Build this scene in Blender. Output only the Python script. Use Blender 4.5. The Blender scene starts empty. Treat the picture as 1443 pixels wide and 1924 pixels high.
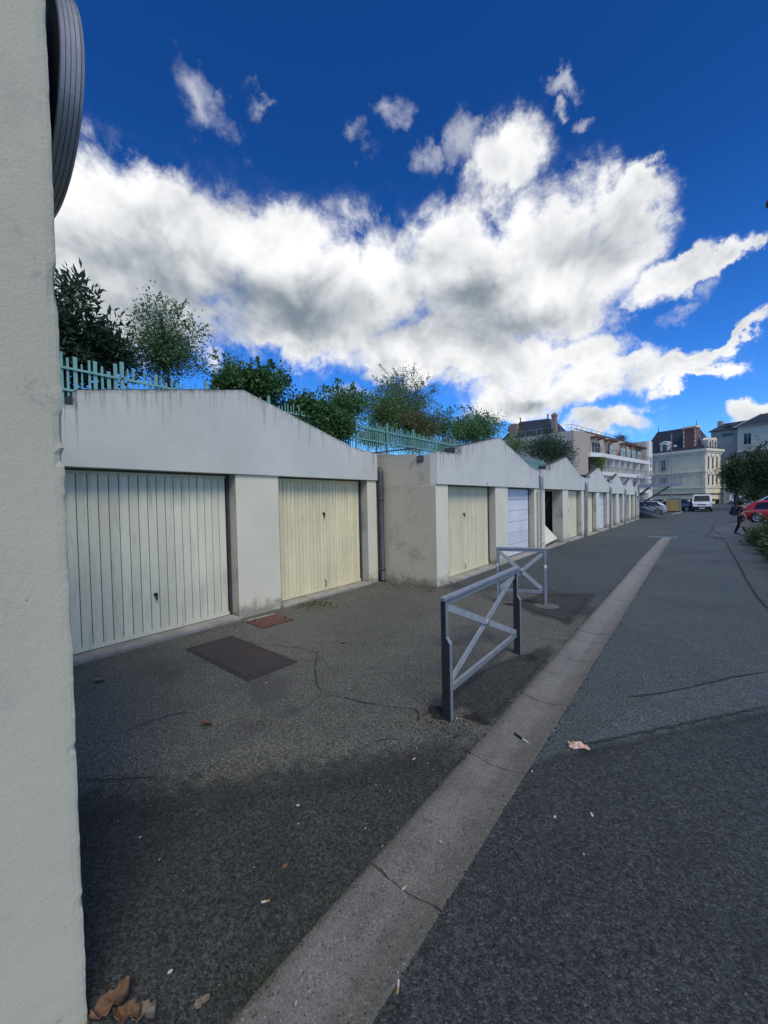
import bpy, bmesh, math, random
import numpy as np
from mathutils import Vector, Matrix
random.seed(7); np.random.seed(7)
scene = bpy.context.scene
col = scene.collection
rad = math.radians

# ------------------------------------------------------------------ camera
# Measured in the photograph (1443 x 1924): the vanishing point of the lane, focal length, roll.
PW, PH, PF = 1443., 1924., 760.
VPX, VPY, ROLL, CAMH = 1310., 930., 1.2, 1.70
PCX, PCY = PW/2, PH/2
_F = np.array([(VPX-PCX)/PF, -(VPY-PCY)/PF, 1.]); _F /= np.linalg.norm(_F)
_U = np.cross(_F, np.array([1., math.tan(rad(ROLL)), 0.])); _U /= np.linalg.norm(_U)
if _U[1] < 0: _U = -_U
_R = np.cross(_U, _F)
if _R[0] < 0: _R = -_R
def ray(x, y):
    r = np.array([(x-PCX)/PF, -(y-PCY)/PF, 1.]); return np.array([r@_R, r@_F, r@_U])
_O = np.array([0, 0, CAMH])
def zg(y):
    """height of the ground: level at first, then a gentle fall along the lane"""
    return -.28*min(1., max(0., (y-13.)/27.))
def on_ground(x, y):
    r = ray(x, y); z = 0.
    for _ in range(12): p = _O + r*((z-CAMH)/r[2]); z = zg(p[1])
    return Vector(p)
def on_x(x, y, X):
    r = ray(x, y); return Vector(_O + r*(X/r[0]))
def on_y(x, y, Y):
    r = ray(x, y); return Vector(_O + r*(Y/r[1]))
def at_depth(x, y, zc):
    return Vector(_O + ray(x, y)*zc)
cam_d = bpy.data.cameras.new('camera'); cam = bpy.data.objects.new('camera', cam_d); col.objects.link(cam)
cam_d.sensor_fit = 'HORIZONTAL'; cam_d.sensor_width = 36.; cam_d.lens = 36.*PF/PW
cam_d.clip_start = 0.05; cam_d.clip_end = 3000.
m = Matrix(((_R[0], _R[1], -_R[2], 0), (_F[0], _F[1], -_F[2], 0), (_U[0], _U[1], -_U[2], CAMH), (0, 0, 0, 1)))
cam.matrix_world = m
scene.camera = cam
scene.render.resolution_x = 768; scene.render.resolution_y = 1024

# ------------------------------------------------------------------ light
SUN_AZ, SUN_EL = 122., 50.         # azimuth from the lane direction towards the right
SUN_STRENGTH, SKY_STRENGTH, CLOUD_STRENGTH, EXPOSURE = 1.5, 0.073, 0.80, 0.48
vs = scene.view_settings
vs.view_transform = 'Standard'; vs.look = 'None'; vs.gamma = 1.0; vs.exposure = EXPOSURE
vs.use_curve_mapping = False
sd = bpy.data.lights.new('sun', 'SUN'); sd.energy = SUN_STRENGTH; sd.angle = rad(24); sd.color = (1.0, 0.92, 0.80)
sun = bpy.data.objects.new('sun', sd); col.objects.link(sun)
sdir = Vector((math.sin(rad(SUN_AZ))*math.cos(rad(SUN_EL)), math.cos(rad(SUN_AZ))*math.cos(rad(SUN_EL)), math.sin(rad(SUN_EL))))
sun.rotation_euler = sdir.to_track_quat('Z', 'Y').to_euler(); sun.location = (20, 10, 30)

class NT:
    """tiny node-tree helper"""
    def __init__(s, tree): s.t = tree; s.n = tree.nodes; s.l = tree.links
    def new(s, ty, **kw):
        n = s.n.new(ty)
        for k, v in kw.items(): setattr(n, k, v)
        return n
    def link(s, a, b): s.l.new(a, b)
    def setin(s, sock, v):
        if isinstance(v, bpy.types.NodeSocket): s.l.new(v, sock)
        else: sock.default_value = v
    def math(s, op, a, b=0.0, c=0.0, clamp=False):
        n = s.new('ShaderNodeMath', operation=op); n.use_clamp = clamp
        s.setin(n.inputs[0], a); s.setin(n.inputs[1], b); s.setin(n.inputs[2], c); return n.outputs[0]
    def vmath(s, op, a, b=(0, 0, 0)):
        n = s.new('ShaderNodeVectorMath', operation=op); s.setin(n.inputs[0], a)
        if op == 'SCALE': s.setin(n.inputs['Scale'], b)
        else: s.setin(n.inputs[1], b)
        return n.outputs[1] if op in ('LENGTH', 'DOT_PRODUCT', 'DISTANCE') else n.outputs[0]
    def mix(s, f, a, b, blend='MIX'):
        n = s.new('ShaderNodeMix', data_type='RGBA', blend_type=blend)
        s.setin(n.inputs[0], f); s.setin(n.inputs[6], c4(a)); s.setin(n.inputs[7], c4(b)); return n.outputs[2]
    def noise(s, vec, scale, detail=4., rough=.55, dist=0.):
        n = s.new('ShaderNodeTexNoise'); s.setin(n.inputs['Vector'], vec); s.setin(n.inputs['Scale'], scale)
        n.inputs['Detail'].default_value = detail; n.inputs['Roughness'].default_value = rough
        n.inputs['Distortion'].default_value = dist; return n.outputs['Fac']
    def ramp(s, v, a, b, ta=0., tb=1., smooth=True):
        n = s.new('ShaderNodeMapRange', interpolation_type='SMOOTHSTEP' if smooth else 'LINEAR'); n.clamp = True
        s.setin(n.inputs[0], v); s.setin(n.inputs[1], a); s.setin(n.inputs[2], b); s.setin(n.inputs[3], ta); s.setin(n.inputs[4], tb)
        return n.outputs[0]
def c4(c):
    if isinstance(c, bpy.types.NodeSocket): return c
    return (c[0], c[1], c[2], 1.) if len(c) == 3 else tuple(c)

# ------------------------------------------------------------------ sky with clouds (all in directions of the world: azimuth, elevation)
def azel(px, py):
    r = ray(px, py); return math.atan2(r[0], r[1]), math.atan2(r[2], math.hypot(r[0], r[1]))
world = bpy.data.worlds.new('World'); scene.world = world; world.use_nodes = True
T = NT(world.node_tree); T.n.clear()
tc = T.new('ShaderNodeTexCoord').outputs['Generated']
sky = T.new('ShaderNodeTexSky', sky_type='NISHITA'); sky.sun_disc = False
sky.sun_elevation = rad(SUN_EL); sky.sun_rotation = rad(SUN_AZ); sky.air_density = 1.0; sky.dust_density = 0.2; sky.ozone_density = 3.0
sky.altitude = 100.
sep = T.new('ShaderNodeSeparateXYZ'); T.link(tc, sep.inputs[0])
az = T.math('ARCTAN2', sep.outputs[0], sep.outputs[1])
el = T.math('ARCSINE', sep.outputs[2])
# fluffy displacement of the lookup direction
warp = T.new('ShaderNodeTexNoise'); T.link(tc, warp.inputs['Vector'])
warp.inputs['Scale'].default_value = 8.5; warp.inputs['Detail'].default_value = 6.; warp.inputs['Roughness'].default_value = .62
wv = T.vmath('SUBTRACT', warp.outputs['Color'], (.5, .5, .5))
comb = T.new('ShaderNodeCombineXYZ'); T.link(az, comb.inputs[0]); T.link(el, comb.inputs[1])
ae = T.vmath('ADD', comb.outputs[0], T.vmath('MULTIPLY', wv, (.19, .19, 0.)))
def blob(px, py, rx, ry, rot=0., src=None, amp=1.):
    a0, e0 = azel(px, py)
    a1, e1 = azel(px+rx, py); a2, e2 = azel(px, py-ry)
    n = T.new('ShaderNodeMapping', vector_type='TEXTURE')
    n.inputs['Location'].default_value = (a0, e0, 0); n.inputs['Rotation'].default_value = (0, 0, rad(rot))
    n.inputs['Scale'].default_value = (max(.01, math.hypot(a1-a0, 0)), max(.01, abs(e2-e0)), 1)
    T.link(ae if src is None else src, n.inputs['Vector'])
    g = T.new('ShaderNodeTexGradient', gradient_type='SPHERICAL'); T.link(n.outputs[0], g.inputs[0])
    return g.outputs['Fac'] if amp == 1. else T.math('MULTIPLY', g.outputs['Fac'], amp)
def merge(vals, k=.12):
    while len(vals) > 1:
        nx = [T.math('SMOOTH_MAX', vals[i], vals[i+1], k) for i in range(0, len(vals)-1, 2)]
        if len(vals) % 2: nx.append(vals[-1])
        vals = nx
    return vals[0]
BL = [(150,420,210,220),(330,430,210,190),(500,480,220,180),(690,530,220,190),(850,510,200,180),
      (945,310,110,150),(1040,450,190,180),(1170,400,120,160),(1208,325,60,85),(1060,590,150,95),(280,590,280,120),(560,625,280,95),(860,645,230,85),
      (1240,515,115,60),(1350,492,120,44,14),(1425,462,80,34,18),
      (1000,740,200,62),(1130,705,180,50,8),(1260,690,150,40,12),(1395,628,100,26,20),(1330,660,120,24,18),(1300,712,140,26,10),
      (950,772,160,45),(1150,785,140,44),(1430,785,120,55),(800,705,55,50),(40,420,160,330),(270,510,330,220),(600,560,340,190),(920,550,300,210),(1100,520,170,190),(960,690,220,75),(1090,665,130,70),(760,655,190,75)]
TH = [(395,205,85,85,-35),(505,200,48,42),(735,215,46,56,20),(682,272,50,46,-20),(1052,165,42,30),(1043,207,22,20),(1098,237,38,30),(860,275,60,80),(795,300,30,56),(640,745,70,26),(1290,575,95,28,20)]
mask_view = T.math('MULTIPLY', T.math('SUBTRACT', merge([blob(*q) for q in BL], .16), .13, clamp=True), 1.15)
mask_thin = T.math('SUBTRACT', merge([blob(*(q if len(q) == 5 else q+(0.,))) for q in TH], .05), .034, clamp=True)
# the same kind of cloud field all round, away from the bank above
nd = T.new('ShaderNodeMapping', vector_type='POINT'); T.link(tc, nd.inputs['Vector']); nd.inputs['Scale'].default_value = (1., 1., 1.9); nd.inputs['Location'].default_value = (3.1, 1.7, .4)
far = T.noise(nd.outputs[0], 1.7, 2., .5)
bank = Vector((math.sin(rad(-33))*math.cos(rad(22)), math.cos(rad(-33))*math.cos(rad(22)), math.sin(rad(22))))
behind = T.ramp(T.vmath('DOT_PRODUCT', tc, tuple(bank)), math.cos(rad(58)), math.cos(rad(75)))
mask_far = T.math('MULTIPLY', T.ramp(far, .47, .72, 0., .75), behind)
mask = T.math('MAXIMUM', mask_view, mask_far)
fine = T.noise(tc, 7., 9., .68, .25)
edge = T.math('MULTIPLY', T.math('SUBTRACT', fine, .53), 1.4)
dens = T.math('ADD', mask, T.math('MULTIPLY', edge, T.ramp(mask, .0, .2)))
thin = T.math('ADD', T.math('MULTIPLY', mask_thin, .8), T.math('MULTIPLY', edge, T.ramp(mask_thin, .0, .3, 0., 1.5)))
alpha = T.math('MAXIMUM', T.ramp(dens, .0, .5), T.ramp(thin, .02, .9, 0., .52))
# relief: brighter where the cloud swells towards the light above, greyer where it is thick
off = T.vmath('ADD', tc, (.014, -.004, .040))
p1 = T.noise(tc, 5., 4., .54, .3); p2 = T.noise(off, 5., 4., .54, .3)
relief = T.math('MULTIPLY', T.math('SUBTRACT', p1, p2), 1.7)
DK = [(560,590,330,120),(400,570,290,130),(740,620,200,75),(960,615,210,90),(870,560,140,85),(270,600,280,130),(1000,755,150,34),(1140,470,120,90),(230,440,150,90)]
ae_soft = T.vmath('ADD', comb.outputs[0], T.vmath('MULTIPLY', wv, (.13, .13, 0.)))
dark = T.math('SUBTRACT', merge([blob(*b, 0., ae_soft) for b in DK[:-2]], .2), .1, clamp=True)
soft = T.math('SUBTRACT', merge([blob(*b, 0., ae_soft) for b in DK[-2:]], .1), .017, clamp=True)
lum = T.math('ADD', .74, relief)
lum = T.math('SUBTRACT', lum, T.math('MULTIPLY', T.ramp(dens, .3, 1.2), .20))
lum = T.math('SUBTRACT', lum, T.math('ADD', T.math('MULTIPLY', T.ramp(dark, .0, 1.1), .54), T.math('MULTIPLY', soft, .2)))
lum = T.ramp(lum, -.15, 1.12, .0, 1.0)
ccol = T.mix(lum, (.19, .235, .29), (1.0, 1.0, 1.0))
sat = T.new('ShaderNodeHueSaturation'); sat.inputs['Saturation'].default_value = 1.32; sat.inputs['Value'].default_value = .82; T.link(sky.outputs[0], sat.inputs['Color'])
skyc = T.vmath('SCALE', T.vmath('MULTIPLY', sat.outputs[0], (.48, .84, 1.34)), T.ramp(el, rad(4), rad(42), 1.75, 1.))
bg1 = T.new('ShaderNodeBackground'); T.link(skyc, bg1.inputs[0]); bg1.inputs[1].default_value = SKY_STRENGTH
bg2 = T.new('ShaderNodeBackground'); T.link(ccol, bg2.inputs[0]); bg2.inputs[1].default_value = CLOUD_STRENGTH
ms = T.new('ShaderNodeMixShader'); T.link(alpha, ms.inputs[0]); T.link(bg1.outputs[0], ms.inputs[1]); T.link(bg2.outputs[0], ms.inputs[2])
world.cycles.sampling_method = 'MANUAL'; world.cycles.sample_map_resolution = 512
out = T.new('ShaderNodeOutputWorld'); T.link(ms.outputs[0], out.inputs[0])

# ------------------------------------------------------------------ materials
MATS = {}
def material(name):
    mt = bpy.data.materials.new(name); mt.use_nodes = True
    t = NT(mt.node_tree); t.n.clear()
    b = t.new('ShaderNodeBsdfPrincipled'); o = t.new('ShaderNodeOutputMaterial'); t.link(b.outputs[0], o.inputs[0])
    MATS[name] = mt
    return t, b
def wpos(t): return t.new('ShaderNodeNewGeometry').outputs['Position']
def opos(t): return t.new('ShaderNodeTexCoord').outputs['Object']
def bump(t, b, h, strength=.3, dist=.01):
    n = t.new('ShaderNodeBump'); n.inputs['Strength'].default_value = strength; n.inputs['Distance'].default_value = dist
    t.link(h, n.inputs['Height']); t.link(n.outputs[0], b.inputs['Normal'])
def simple(name, c, rough=.6, metal=0., var=.18, scale=6., bstr=.0, bscale=80., dirt=None, spec=.5, coat=0.):
    t, b = material(name)
    p = wpos(t)
    n1 = t.noise(p, scale, 6., .6); n2 = t.noise(p, scale*7, 3., .6)
    f = t.math('ADD', t.math('MULTIPLY', n1, .65), t.math('MULTIPLY', n2, .35))
    f = t.ramp(f, .3, .7)
    lo = tuple(x*(1-var) for x in c); hi = tuple(min(1., x*(1+var)) for x in c)
    cc = t.mix(f, lo, hi)
    if dirt:
        dn = t.ramp(t.noise(p, dirt[1], 7., .7), dirt[2], dirt[2]+.18)
        cc = t.mix(t.math('MULTIPLY', dn, dirt[3]), cc, dirt[0])
    t.setin(b.inputs['Base Color'], cc)
    b.inputs['Metallic'].default_value = metal; b.inputs['Specular IOR Level'].default_value = spec
    b.inputs['Coat Weight'].default_value = coat
    t.setin(b.inputs['Roughness'], t.ramp(n1, .2, .8, max(.03, rough-.08), min(1, rough+.08)))
    if bstr: bump(t, b, t.noise(p, bscale, 5., .6), bstr, .01)
    return MATS[name]

def asphalt(name, dark, light, stone, cell=150., bstr=.6, rough=.82, blotch=None, fade=False):
    t, b = material(name); p = wpos(t)
    v = t.new('ShaderNodeTexVoronoi'); t.link(p, v.inputs['Vector']); v.inputs['Scale'].default_value = cell
    sp = t.new('ShaderNodeSeparateXYZ'); t.link(v.outputs['Color'], sp.inputs[0])
    big = t.ramp(t.noise(p, .55, 5., .6), .3, .7)
    mid = t.ramp(t.noise(p, 6., 6., .65), .25, .75)
    c = t.mix(t.math('ADD', t.math('MULTIPLY', big, .5), t.math('MULTIPLY', mid, .5)), dark, light)
    cellv = t.math('MULTIPLY', t.ramp(sp.outputs[0], 0., 1., .30, 1.8, False), t.ramp(t.noise(p, cell*.35, 3., .6), .3, .7, .6, 1.4))
    c = t.vmath('SCALE', c, cellv)
    st = t.math('GREATER_THAN', sp.outputs[1], .965)
    c = t.mix(t.math('MULTIPLY', st, t.ramp(sp.outputs[2], 0., 1., .08, .5, False)), c, stone)
    # fine pale dust and dark tar spots with outlines of their own
    du = t.ramp(t.noise(p, 22., 8., .75), .62, .8); c = t.mix(t.math('MULTIPLY', du, .22), c, stone)
    if blotch:
        bl = t.ramp(t.noise(p, blotch[1], 6., .62, .4), blotch[2], blotch[2]+.14)
        c = t.mix(t.math('MULTIPLY', bl, blotch[3]), c, blotch[0])
    t.setin(b.inputs['Base Color'], c)
    t.setin(b.inputs['Roughness'], t.ramp(mid, 0., 1., rough-.1, rough+.08)); b.inputs['Specular IOR Level'].default_value = .42
    h = t.math('ADD', t.math('MULTIPLY', t.math('SUBTRACT', 1., v.outputs['Distance']), .6), t.math('MULTIPLY', t.noise(p, 45., 6., .7), .9))
    bump(t, b, h, bstr, .006)
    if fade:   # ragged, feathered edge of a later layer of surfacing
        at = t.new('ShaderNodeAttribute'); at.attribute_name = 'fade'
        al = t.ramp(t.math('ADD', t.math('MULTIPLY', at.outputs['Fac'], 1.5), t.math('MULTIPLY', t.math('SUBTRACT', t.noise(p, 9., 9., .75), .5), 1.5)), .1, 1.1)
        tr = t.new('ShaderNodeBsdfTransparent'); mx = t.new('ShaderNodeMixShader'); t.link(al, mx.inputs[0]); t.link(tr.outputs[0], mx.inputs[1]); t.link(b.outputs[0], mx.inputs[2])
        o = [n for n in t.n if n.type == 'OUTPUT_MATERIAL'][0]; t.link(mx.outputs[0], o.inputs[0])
    return MATS[name]
asphalt('asphalt_old', (0.0815,0.0831,0.0664), (0.1355,0.1351,0.1079), (.28,.275,.25), 150., .9, .84, ((.055,.056,.052), .75, .52, .65))
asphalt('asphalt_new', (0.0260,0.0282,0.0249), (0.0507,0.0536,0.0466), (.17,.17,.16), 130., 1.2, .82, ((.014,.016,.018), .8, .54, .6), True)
asphalt('asphalt_lane', (0.0470,0.0569,0.0548), (0.0734,0.0858,0.0813), (.22,.225,.225), 160., .9, .72, None, True)
asphalt('asphalt_road', (0.0487,0.0609,0.0577), (0.0809,0.0981,0.0916), (.21,.22,.225), 155., .9, .66, ((.038,.045,.050), .6, .54, .6))
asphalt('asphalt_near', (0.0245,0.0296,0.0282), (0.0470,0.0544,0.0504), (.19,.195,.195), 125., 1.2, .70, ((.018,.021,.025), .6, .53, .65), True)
asphalt('asphalt_patch', (0.0571,0.0668,0.0648), (0.0855,0.0972,0.0923), (.26,.27,.27), 160., .7, .6, None, True)
asphalt('tar', (.012,.012,.013), (.024,.024,.025), (.05,.05,.05), 140., .4, .8)

def concrete(name, lo, hi, streak=False):
    t, b = material(name); p = wpos(t)
    n1 = t.ramp(t.noise(p, 3.5, 7., .68), .3, .7); n2 = t.noise(p, 60., 6., .7)
    c = t.mix(n1, lo, hi)
    c = t.mix(t.math('MULTIPLY', t.ramp(n2, .55, .75), .35), c, (.05, .05, .045))
    if streak:
        s = t.new('ShaderNodeSeparateXYZ'); t.link(p, s.inputs[0])
        wob = t.math('MULTIPLY', t.math('SUBTRACT', t.noise(p, 1.6, 4., .6), .5), .12)
        d = t.math('ABSOLUTE', t.math('ADD', t.math('ADD', s.outputs[0], 1.02), wob))
        f = t.math('MULTIPLY', t.ramp(d, .0, .075, 1., 0.), t.ramp(t.noise(p, 9., 4., .6), .3, .6, .45, 1.))
        c = t.mix(t.math('MULTIPLY', f, .5), c, (.22, .216, .20))
        c = t.mix(t.math('MULTIPLY', t.ramp(t.math('ADD', s.outputs[1], t.math('MULTIPLY', t.noise(p, .8, 4., .6), 5.)), 4., 13.), .6), c, (.29, .29, .275))
        k = t.ramp(t.noise(p, 11., 7., .75), .56, .68); c = t.mix(t.math('MULTIPLY', k, .5), c, (.05, .05, .042))
        eg = t.ramp(t.math('ADD', t.math('ABSOLUTE', t.math('ADD', s.outputs[0], 1.025)), t.math('MULTIPLY', t.math('SUBTRACT', t.noise(p, 7., 7., .72), .5), .16)), .10, .21)
        c = t.mix(t.math('MULTIPLY', eg, .55), c, (.062, .060, .046))
        vg = t.new('ShaderNodeTexVoronoi'); t.link(p, vg.inputs['Vector']); vg.inputs['Scale'].default_value = 170.
        vs_ = t.new('ShaderNodeSeparateXYZ'); t.link(vg.outputs['Color'], vs_.inputs[0])
        c = t.vmath('SCALE', c, t.ramp(vs_.outputs[0], 0., 1., .74, 1.28, False))
        c = t.mix(t.math('MULTIPLY', t.math('GREATER_THAN', vs_.outputs[1], .975), .6), c, (.34, .335, .31)); c = t.mix(t.math('MULTIPLY', t.math('LESS_THAN', vs_.outputs[1], .02), .8), c, (.03, .03, .028))
    t.setin(b.inputs['Base Color'], c); b.inputs['Roughness'].default_value = .85; b.inputs['Specular IOR Level'].default_value = .3
    bump(t, b, t.noise(p, 90., 7., .7), .45, .006)
concrete('gutter_concrete', (.124,.121,.101), (.19,.184,.155), True)
concrete('sill_concrete', (.26,.25,.22), (.42,.40,.35))

def render_wall(name, c, bstr=.35, bsc=120., stain=(.20,.19,.165), amt=.35, base=True, drop=False, lump=0., grime=.57):
    t, b = material(name); p = wpos(t)
    n1 = t.ramp(t.noise(p, 1.4, 6., .6), .3, .7)
    cc = t.mix(n1, tuple(x*.93 for x in c), tuple(min(1, x*1.04) for x in c))
    st = t.ramp(t.noise(p, 2.3, 8., .72, .5), grime, grime+.2)
    cc = t.mix(t.math('MULTIPLY', st, amt), cc, stain)
    sx = t.new('ShaderNodeSeparateXYZ'); t.link(p, sx.inputs[0])
    if base:   # splashed mud and moss in an uneven band along the foot
        q = t.math('ADD', t.noise(p, 5., 6., .7), t.math('MULTIPLY', sx.outputs[2], -1.35))
        cc = t.mix(t.math('MULTIPLY', t.ramp(q, .18, .5), .6), cc, (.085, .085, .062))
    if drop:   # rain streaks that run down from the coping
        a = t.new('ShaderNodeAttribute'); a.attribute_name = 'drop'
        mp = t.new('ShaderNodeMapping'); t.link(p, mp.inputs['Vector']); mp.inputs['Scale'].default_value = (1., 16., .35)
        s1 = t.noise(mp.outputs[0], 1.5, 5., .7)
        ln = t.ramp(t.noise(mp.outputs[0], .55, 2., .5), .3, .75, .06, .75)
        f = t.math('MULTIPLY', t.ramp(s1, .46, .66), t.ramp(t.math('DIVIDE', a.outputs['Fac'], ln), 0., 1., 1., 0.))
        cc = t.mix(t.math('MULTIPLY', f, .52), cc, (.085, .086, .078))
        e = t.math('MULTIPLY', t.ramp(a.outputs['Fac'], 0., .06, 1., 0.), t.ramp(t.noise(p, 9., 6., .7), .35, .65))
        cc = t.mix(t.math('MULTIPLY', e, .7), cc, (.07, .075, .068))
    if lump > 1.:   # pits and scuffs in the coat
        pv = t.new('ShaderNodeTexVoronoi'); t.link(p, pv.inputs['Vector']); pv.inputs['Scale'].default_value = 9.
        pit = t.math('MULTIPLY', t.math('LESS_THAN', t.math('ADD', pv.outputs['Distance'], t.math('MULTIPLY', t.noise(p, 60., 4., .7), .09)), .085), t.ramp(t.noise(p, 2.2, 3., .6), .5, .6))
        cc = t.mix(t.math('MULTIPLY', pit, .7), cc, (.13, .125, .11))
        sc = t.math('MULTIPLY', t.ramp(t.noise(p, 4.5, 8., .78, .6), .60, .68), t.ramp(t.noise(p, 38., 5., .7), .4, .62)); cc = t.mix(t.math('MULTIPLY', sc, .5), cc, (.24, .235, .21))
    t.setin(b.inputs['Base Color'], cc); b.inputs['Roughness'].default_value = .88; b.inputs['Specular IOR Level'].default_value = .25
    h = t.noise(p, bsc, 5., .65)
    if lump: h = t.math('ADD', h, t.math('MULTIPLY', t.noise(p, 14., 5., .6), lump))
    bump(t, b, h, bstr, .006)
    return MATS[name]
render_wall('wall_paint', (.56,.54,.40), .32, 95., (.38,.375,.31), .55, False, False, 1.3)
render_wall('fascia_paint', (.66,.665,.585), .3, 150., (.50,.505,.47), .4, False, True)
render_wall('pier_paint', (.79,.755,.575), .35, 140., (.42,.40,.33), .3, True)
render_wall('side_paint', (.50,.465,.36), .4, 130., (.19,.185,.155), .62, True, False, .4, .52)
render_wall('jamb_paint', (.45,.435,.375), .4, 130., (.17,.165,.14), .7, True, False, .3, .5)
simple('bitumen', (.06,.06,.06), .9, 0, .3, 2., .4, 90.)
simple('rough_concrete', (.30,.29,.27), .9, 0, .2, 2., .4, 90.)
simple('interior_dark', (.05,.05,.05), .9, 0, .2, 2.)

def door_paint(name, c, grime, amt):
    t, b = material(name); p = wpos(t)
    oi = t.new('ShaderNodeObjectInfo').outputs['Random']
    n1 = t.ramp(t.noise(p, 1.3, 6., .62), .3, .7)
    cc = t.mix(n1, tuple(x*.9 for x in c), tuple(min(1, x*1.05) for x in c))
    cc = t.vmath('SCALE', cc, t.ramp(oi, 0., 1., .93, 1.05, False))
    mp = t.new('ShaderNodeMapping'); t.link(p, mp.inputs['Vector']); mp.inputs['Scale'].default_value = (1., 7., .8)
    st = t.ramp(t.noise(mp.outputs[0], 1.6, 7., .7, .3), .5, .74); cc = t.mix(t.math('MULTIPLY', st, amt), cc, grime)
    sp = t.ramp(t.noise(p, 45., 4., .7), .68, .76); cc = t.mix(t.math('MULTIPLY', sp, amt*.8), cc, tuple(x*.6 for x in grime))
    t.setin(b.inputs['Base Color'], cc); b.inputs['Roughness'].default_value = .5; b.inputs['Specular IOR Level'].default_value = .4
    bump(t, b, t.noise(p, 30., 4., .6), .06, .004)
door_paint('door_pale', (.80,.79,.60), (.36,.37,.29), .6)
door_paint('door_cream', (.84,.77,.49), (.42,.37,.21), .4)
door_paint('door_cream_grey', (.76,.70,.46), (.38,.35,.24), .4)
door_paint('door_white', (.74,.76,.79), (.5,.52,.54), .25)
simple('dark_gap', (.02,.02,.02), .8)
simple('frame_metal', (.075,.085,.095), .55, .3, .2)
simple('black_plastic', (.012,.012,.013), .4)
simple('zinc', (.30,.325,.35), .48, .55, .2, 4., .05, 40., ((.14,.15,.15), 5., .55, .5))
simple('zinc_dark', (.085,.095,.105), .55, .3, .3, 4., .05, 40., ((.22,.23,.23), 7., .6, .5))
simple('pipe_cream', (.50,.48,.41), .6, 0, .15, 5., 0, 1, ((.25,.23,.19), 6., .6, .5))
simple('galvanised', (.30,.335,.36), .42, .45, .16, 9., .04, 60., ((.16,.18,.19), 9., .58, .5))
simple('galvanised_light', (.42,.455,.475), .42, .35, .14, 9., .04, 60., ((.24,.27,.29), 9., .6, .4))
simple('galvanised_dark', (.032,.038,.045), .5, .35, .25, 9.)  # sign bracket, and the painted-in shade on the barrier posts
simple('turquoise', (.20,.41,.35), .5, 0, .12, 3., 0, 1, ((.10,.33,.30), 8., .6, .5))
simple('rust', (.125,.056,.036), .85, 0, .3, 9., .3, 120., ((.07,.03,.022), 5., .55, .6))
simple('iron_cover', (.048,.044,.041), .75, .2, .25, 5., .35, 160., ((.085,.040,.032), 1.6, .50, .8))
simple('slate', (.034,.042,.055), .6, 0, .25, 1.1, 0, 1, ((.06,.072,.065), .8, .58, .6))
simple('cream_stone', (.80,.72,.50), .85, 0, .1, .6, 0, 1, ((.33,.31,.26), .7, .55, .5))
simple('trim_stone', (.76,.70,.54), .85, 0, .12, .8, 0, 1, ((.30,.29,.25), 1.2, .58, .6))
simple('grey_render', (.40,.375,.32), .9, 0, .16, .5, 0, 1, ((.19,.195,.185), .35, .5, .75))
simple('pale_render', (.68,.63,.50), .9, 0, .1, .5, 0, 1, ((.35,.345,.31), .3, .55, .7))
simple('taupe_render', (.44,.385,.315), .9, 0, .06, .5)
simple('taupe_light', (.47,.43,.375), .9, 0, .06, .5)
simple('white_render', (.76,.76,.72), .8, 0, .07, .8)
simple('rail_brown', (.20,.165,.15), .6, 0, .15, 2.)
simple('red_brown', (.15,.085,.07), .7, 0, .2, 2.)
simple('brick', (.20,.095,.08), .9, 0, .25, 7., 0, 1, ((.42,.38,.33), 9., .62, .5))
simple('chimney_brick', (.27,.20,.15), .9, 0, .2, 4.)
simple('steel_blue', (.155,.19,.235), .5, .3, .12, 3.)
simple('steel_dark', (.045,.05,.058), .5, .3, .15, 3.)
simple('shutter', (.50,.49,.44), .7, 0, .1, 2.)
def glass(name, c, rough=.08):
    t, b = material(name); t.setin(b.inputs['Base Color'], c4(c)); b.inputs['Roughness'].default_value = rough; b.inputs['Specular IOR Level'].default_value = .5
    n = t.noise(wpos(t), 1.5, 3.); t.setin(b.inputs['Base Color'], t.mix(t.ramp(n, .35, .65), c, tuple(x*1.7 for x in c)))
glass('window_glass', (.035,.042,.05)); glass('car_glass', (.012,.015,.018), .05); glass('glass_screen', (.30,.38,.37), .15)
def carpaint(name, c):
    t, b = material(name); n = t.noise(wpos(t), 1.5, 3.)
    t.setin(b.inputs['Base Color'], t.mix(n, tuple(x*.92 for x in c), tuple(min(1, x*1.05) for x in c)))
    b.inputs['Roughness'].default_value = .3; b.inputs['Coat Weight'].default_value = .7; b.inputs['Coat Roughness'].default_value = .06
simple('bin_lid', (.55,.22,.06), .5); carpaint('paint_white', (.68,.69,.70)); carpaint('paint_red', (.40,.012,.02)); carpaint('paint_silver', (.36,.39,.43)); carpaint('paint_dark', (.03,.035,.045)); carpaint('paint_paleblue', (.42,.51,.66))
simple('tyre', (.018,.018,.018), .85, 0, .2, 20.)
simple('rim', (.42,.43,.45), .35, .7, .1, 20.)
simple('lamp_red', (.32,.015,.015), .25); simple('lamp_clear', (.55,.58,.60), .2); simple('plate', (.62,.62,.60), .5)
simple('bark', (.10,.08,.062), .95, 0, .35, 14., .6, 60.)
simple('twig', (.075,.06,.045), .95, 0, .3, 20.)
simple('soil', (.022,.020,.018), .95, 0, .4, 30., .6, 90.)
simple('ply_yellow', (.36,.28,.095), .8, 0, .15, 3., 0, 1, ((.22,.16,.06), 3., .55, .5))
simple('skin', (.36,.21,.15), .55, 0, .06, 20.); simple('cloth_black', (.012,.012,.014), .85, 0, .3, 20.); simple('cloth_navy', (.010,.013,.045), .85, 0, .25, 20.)
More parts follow.
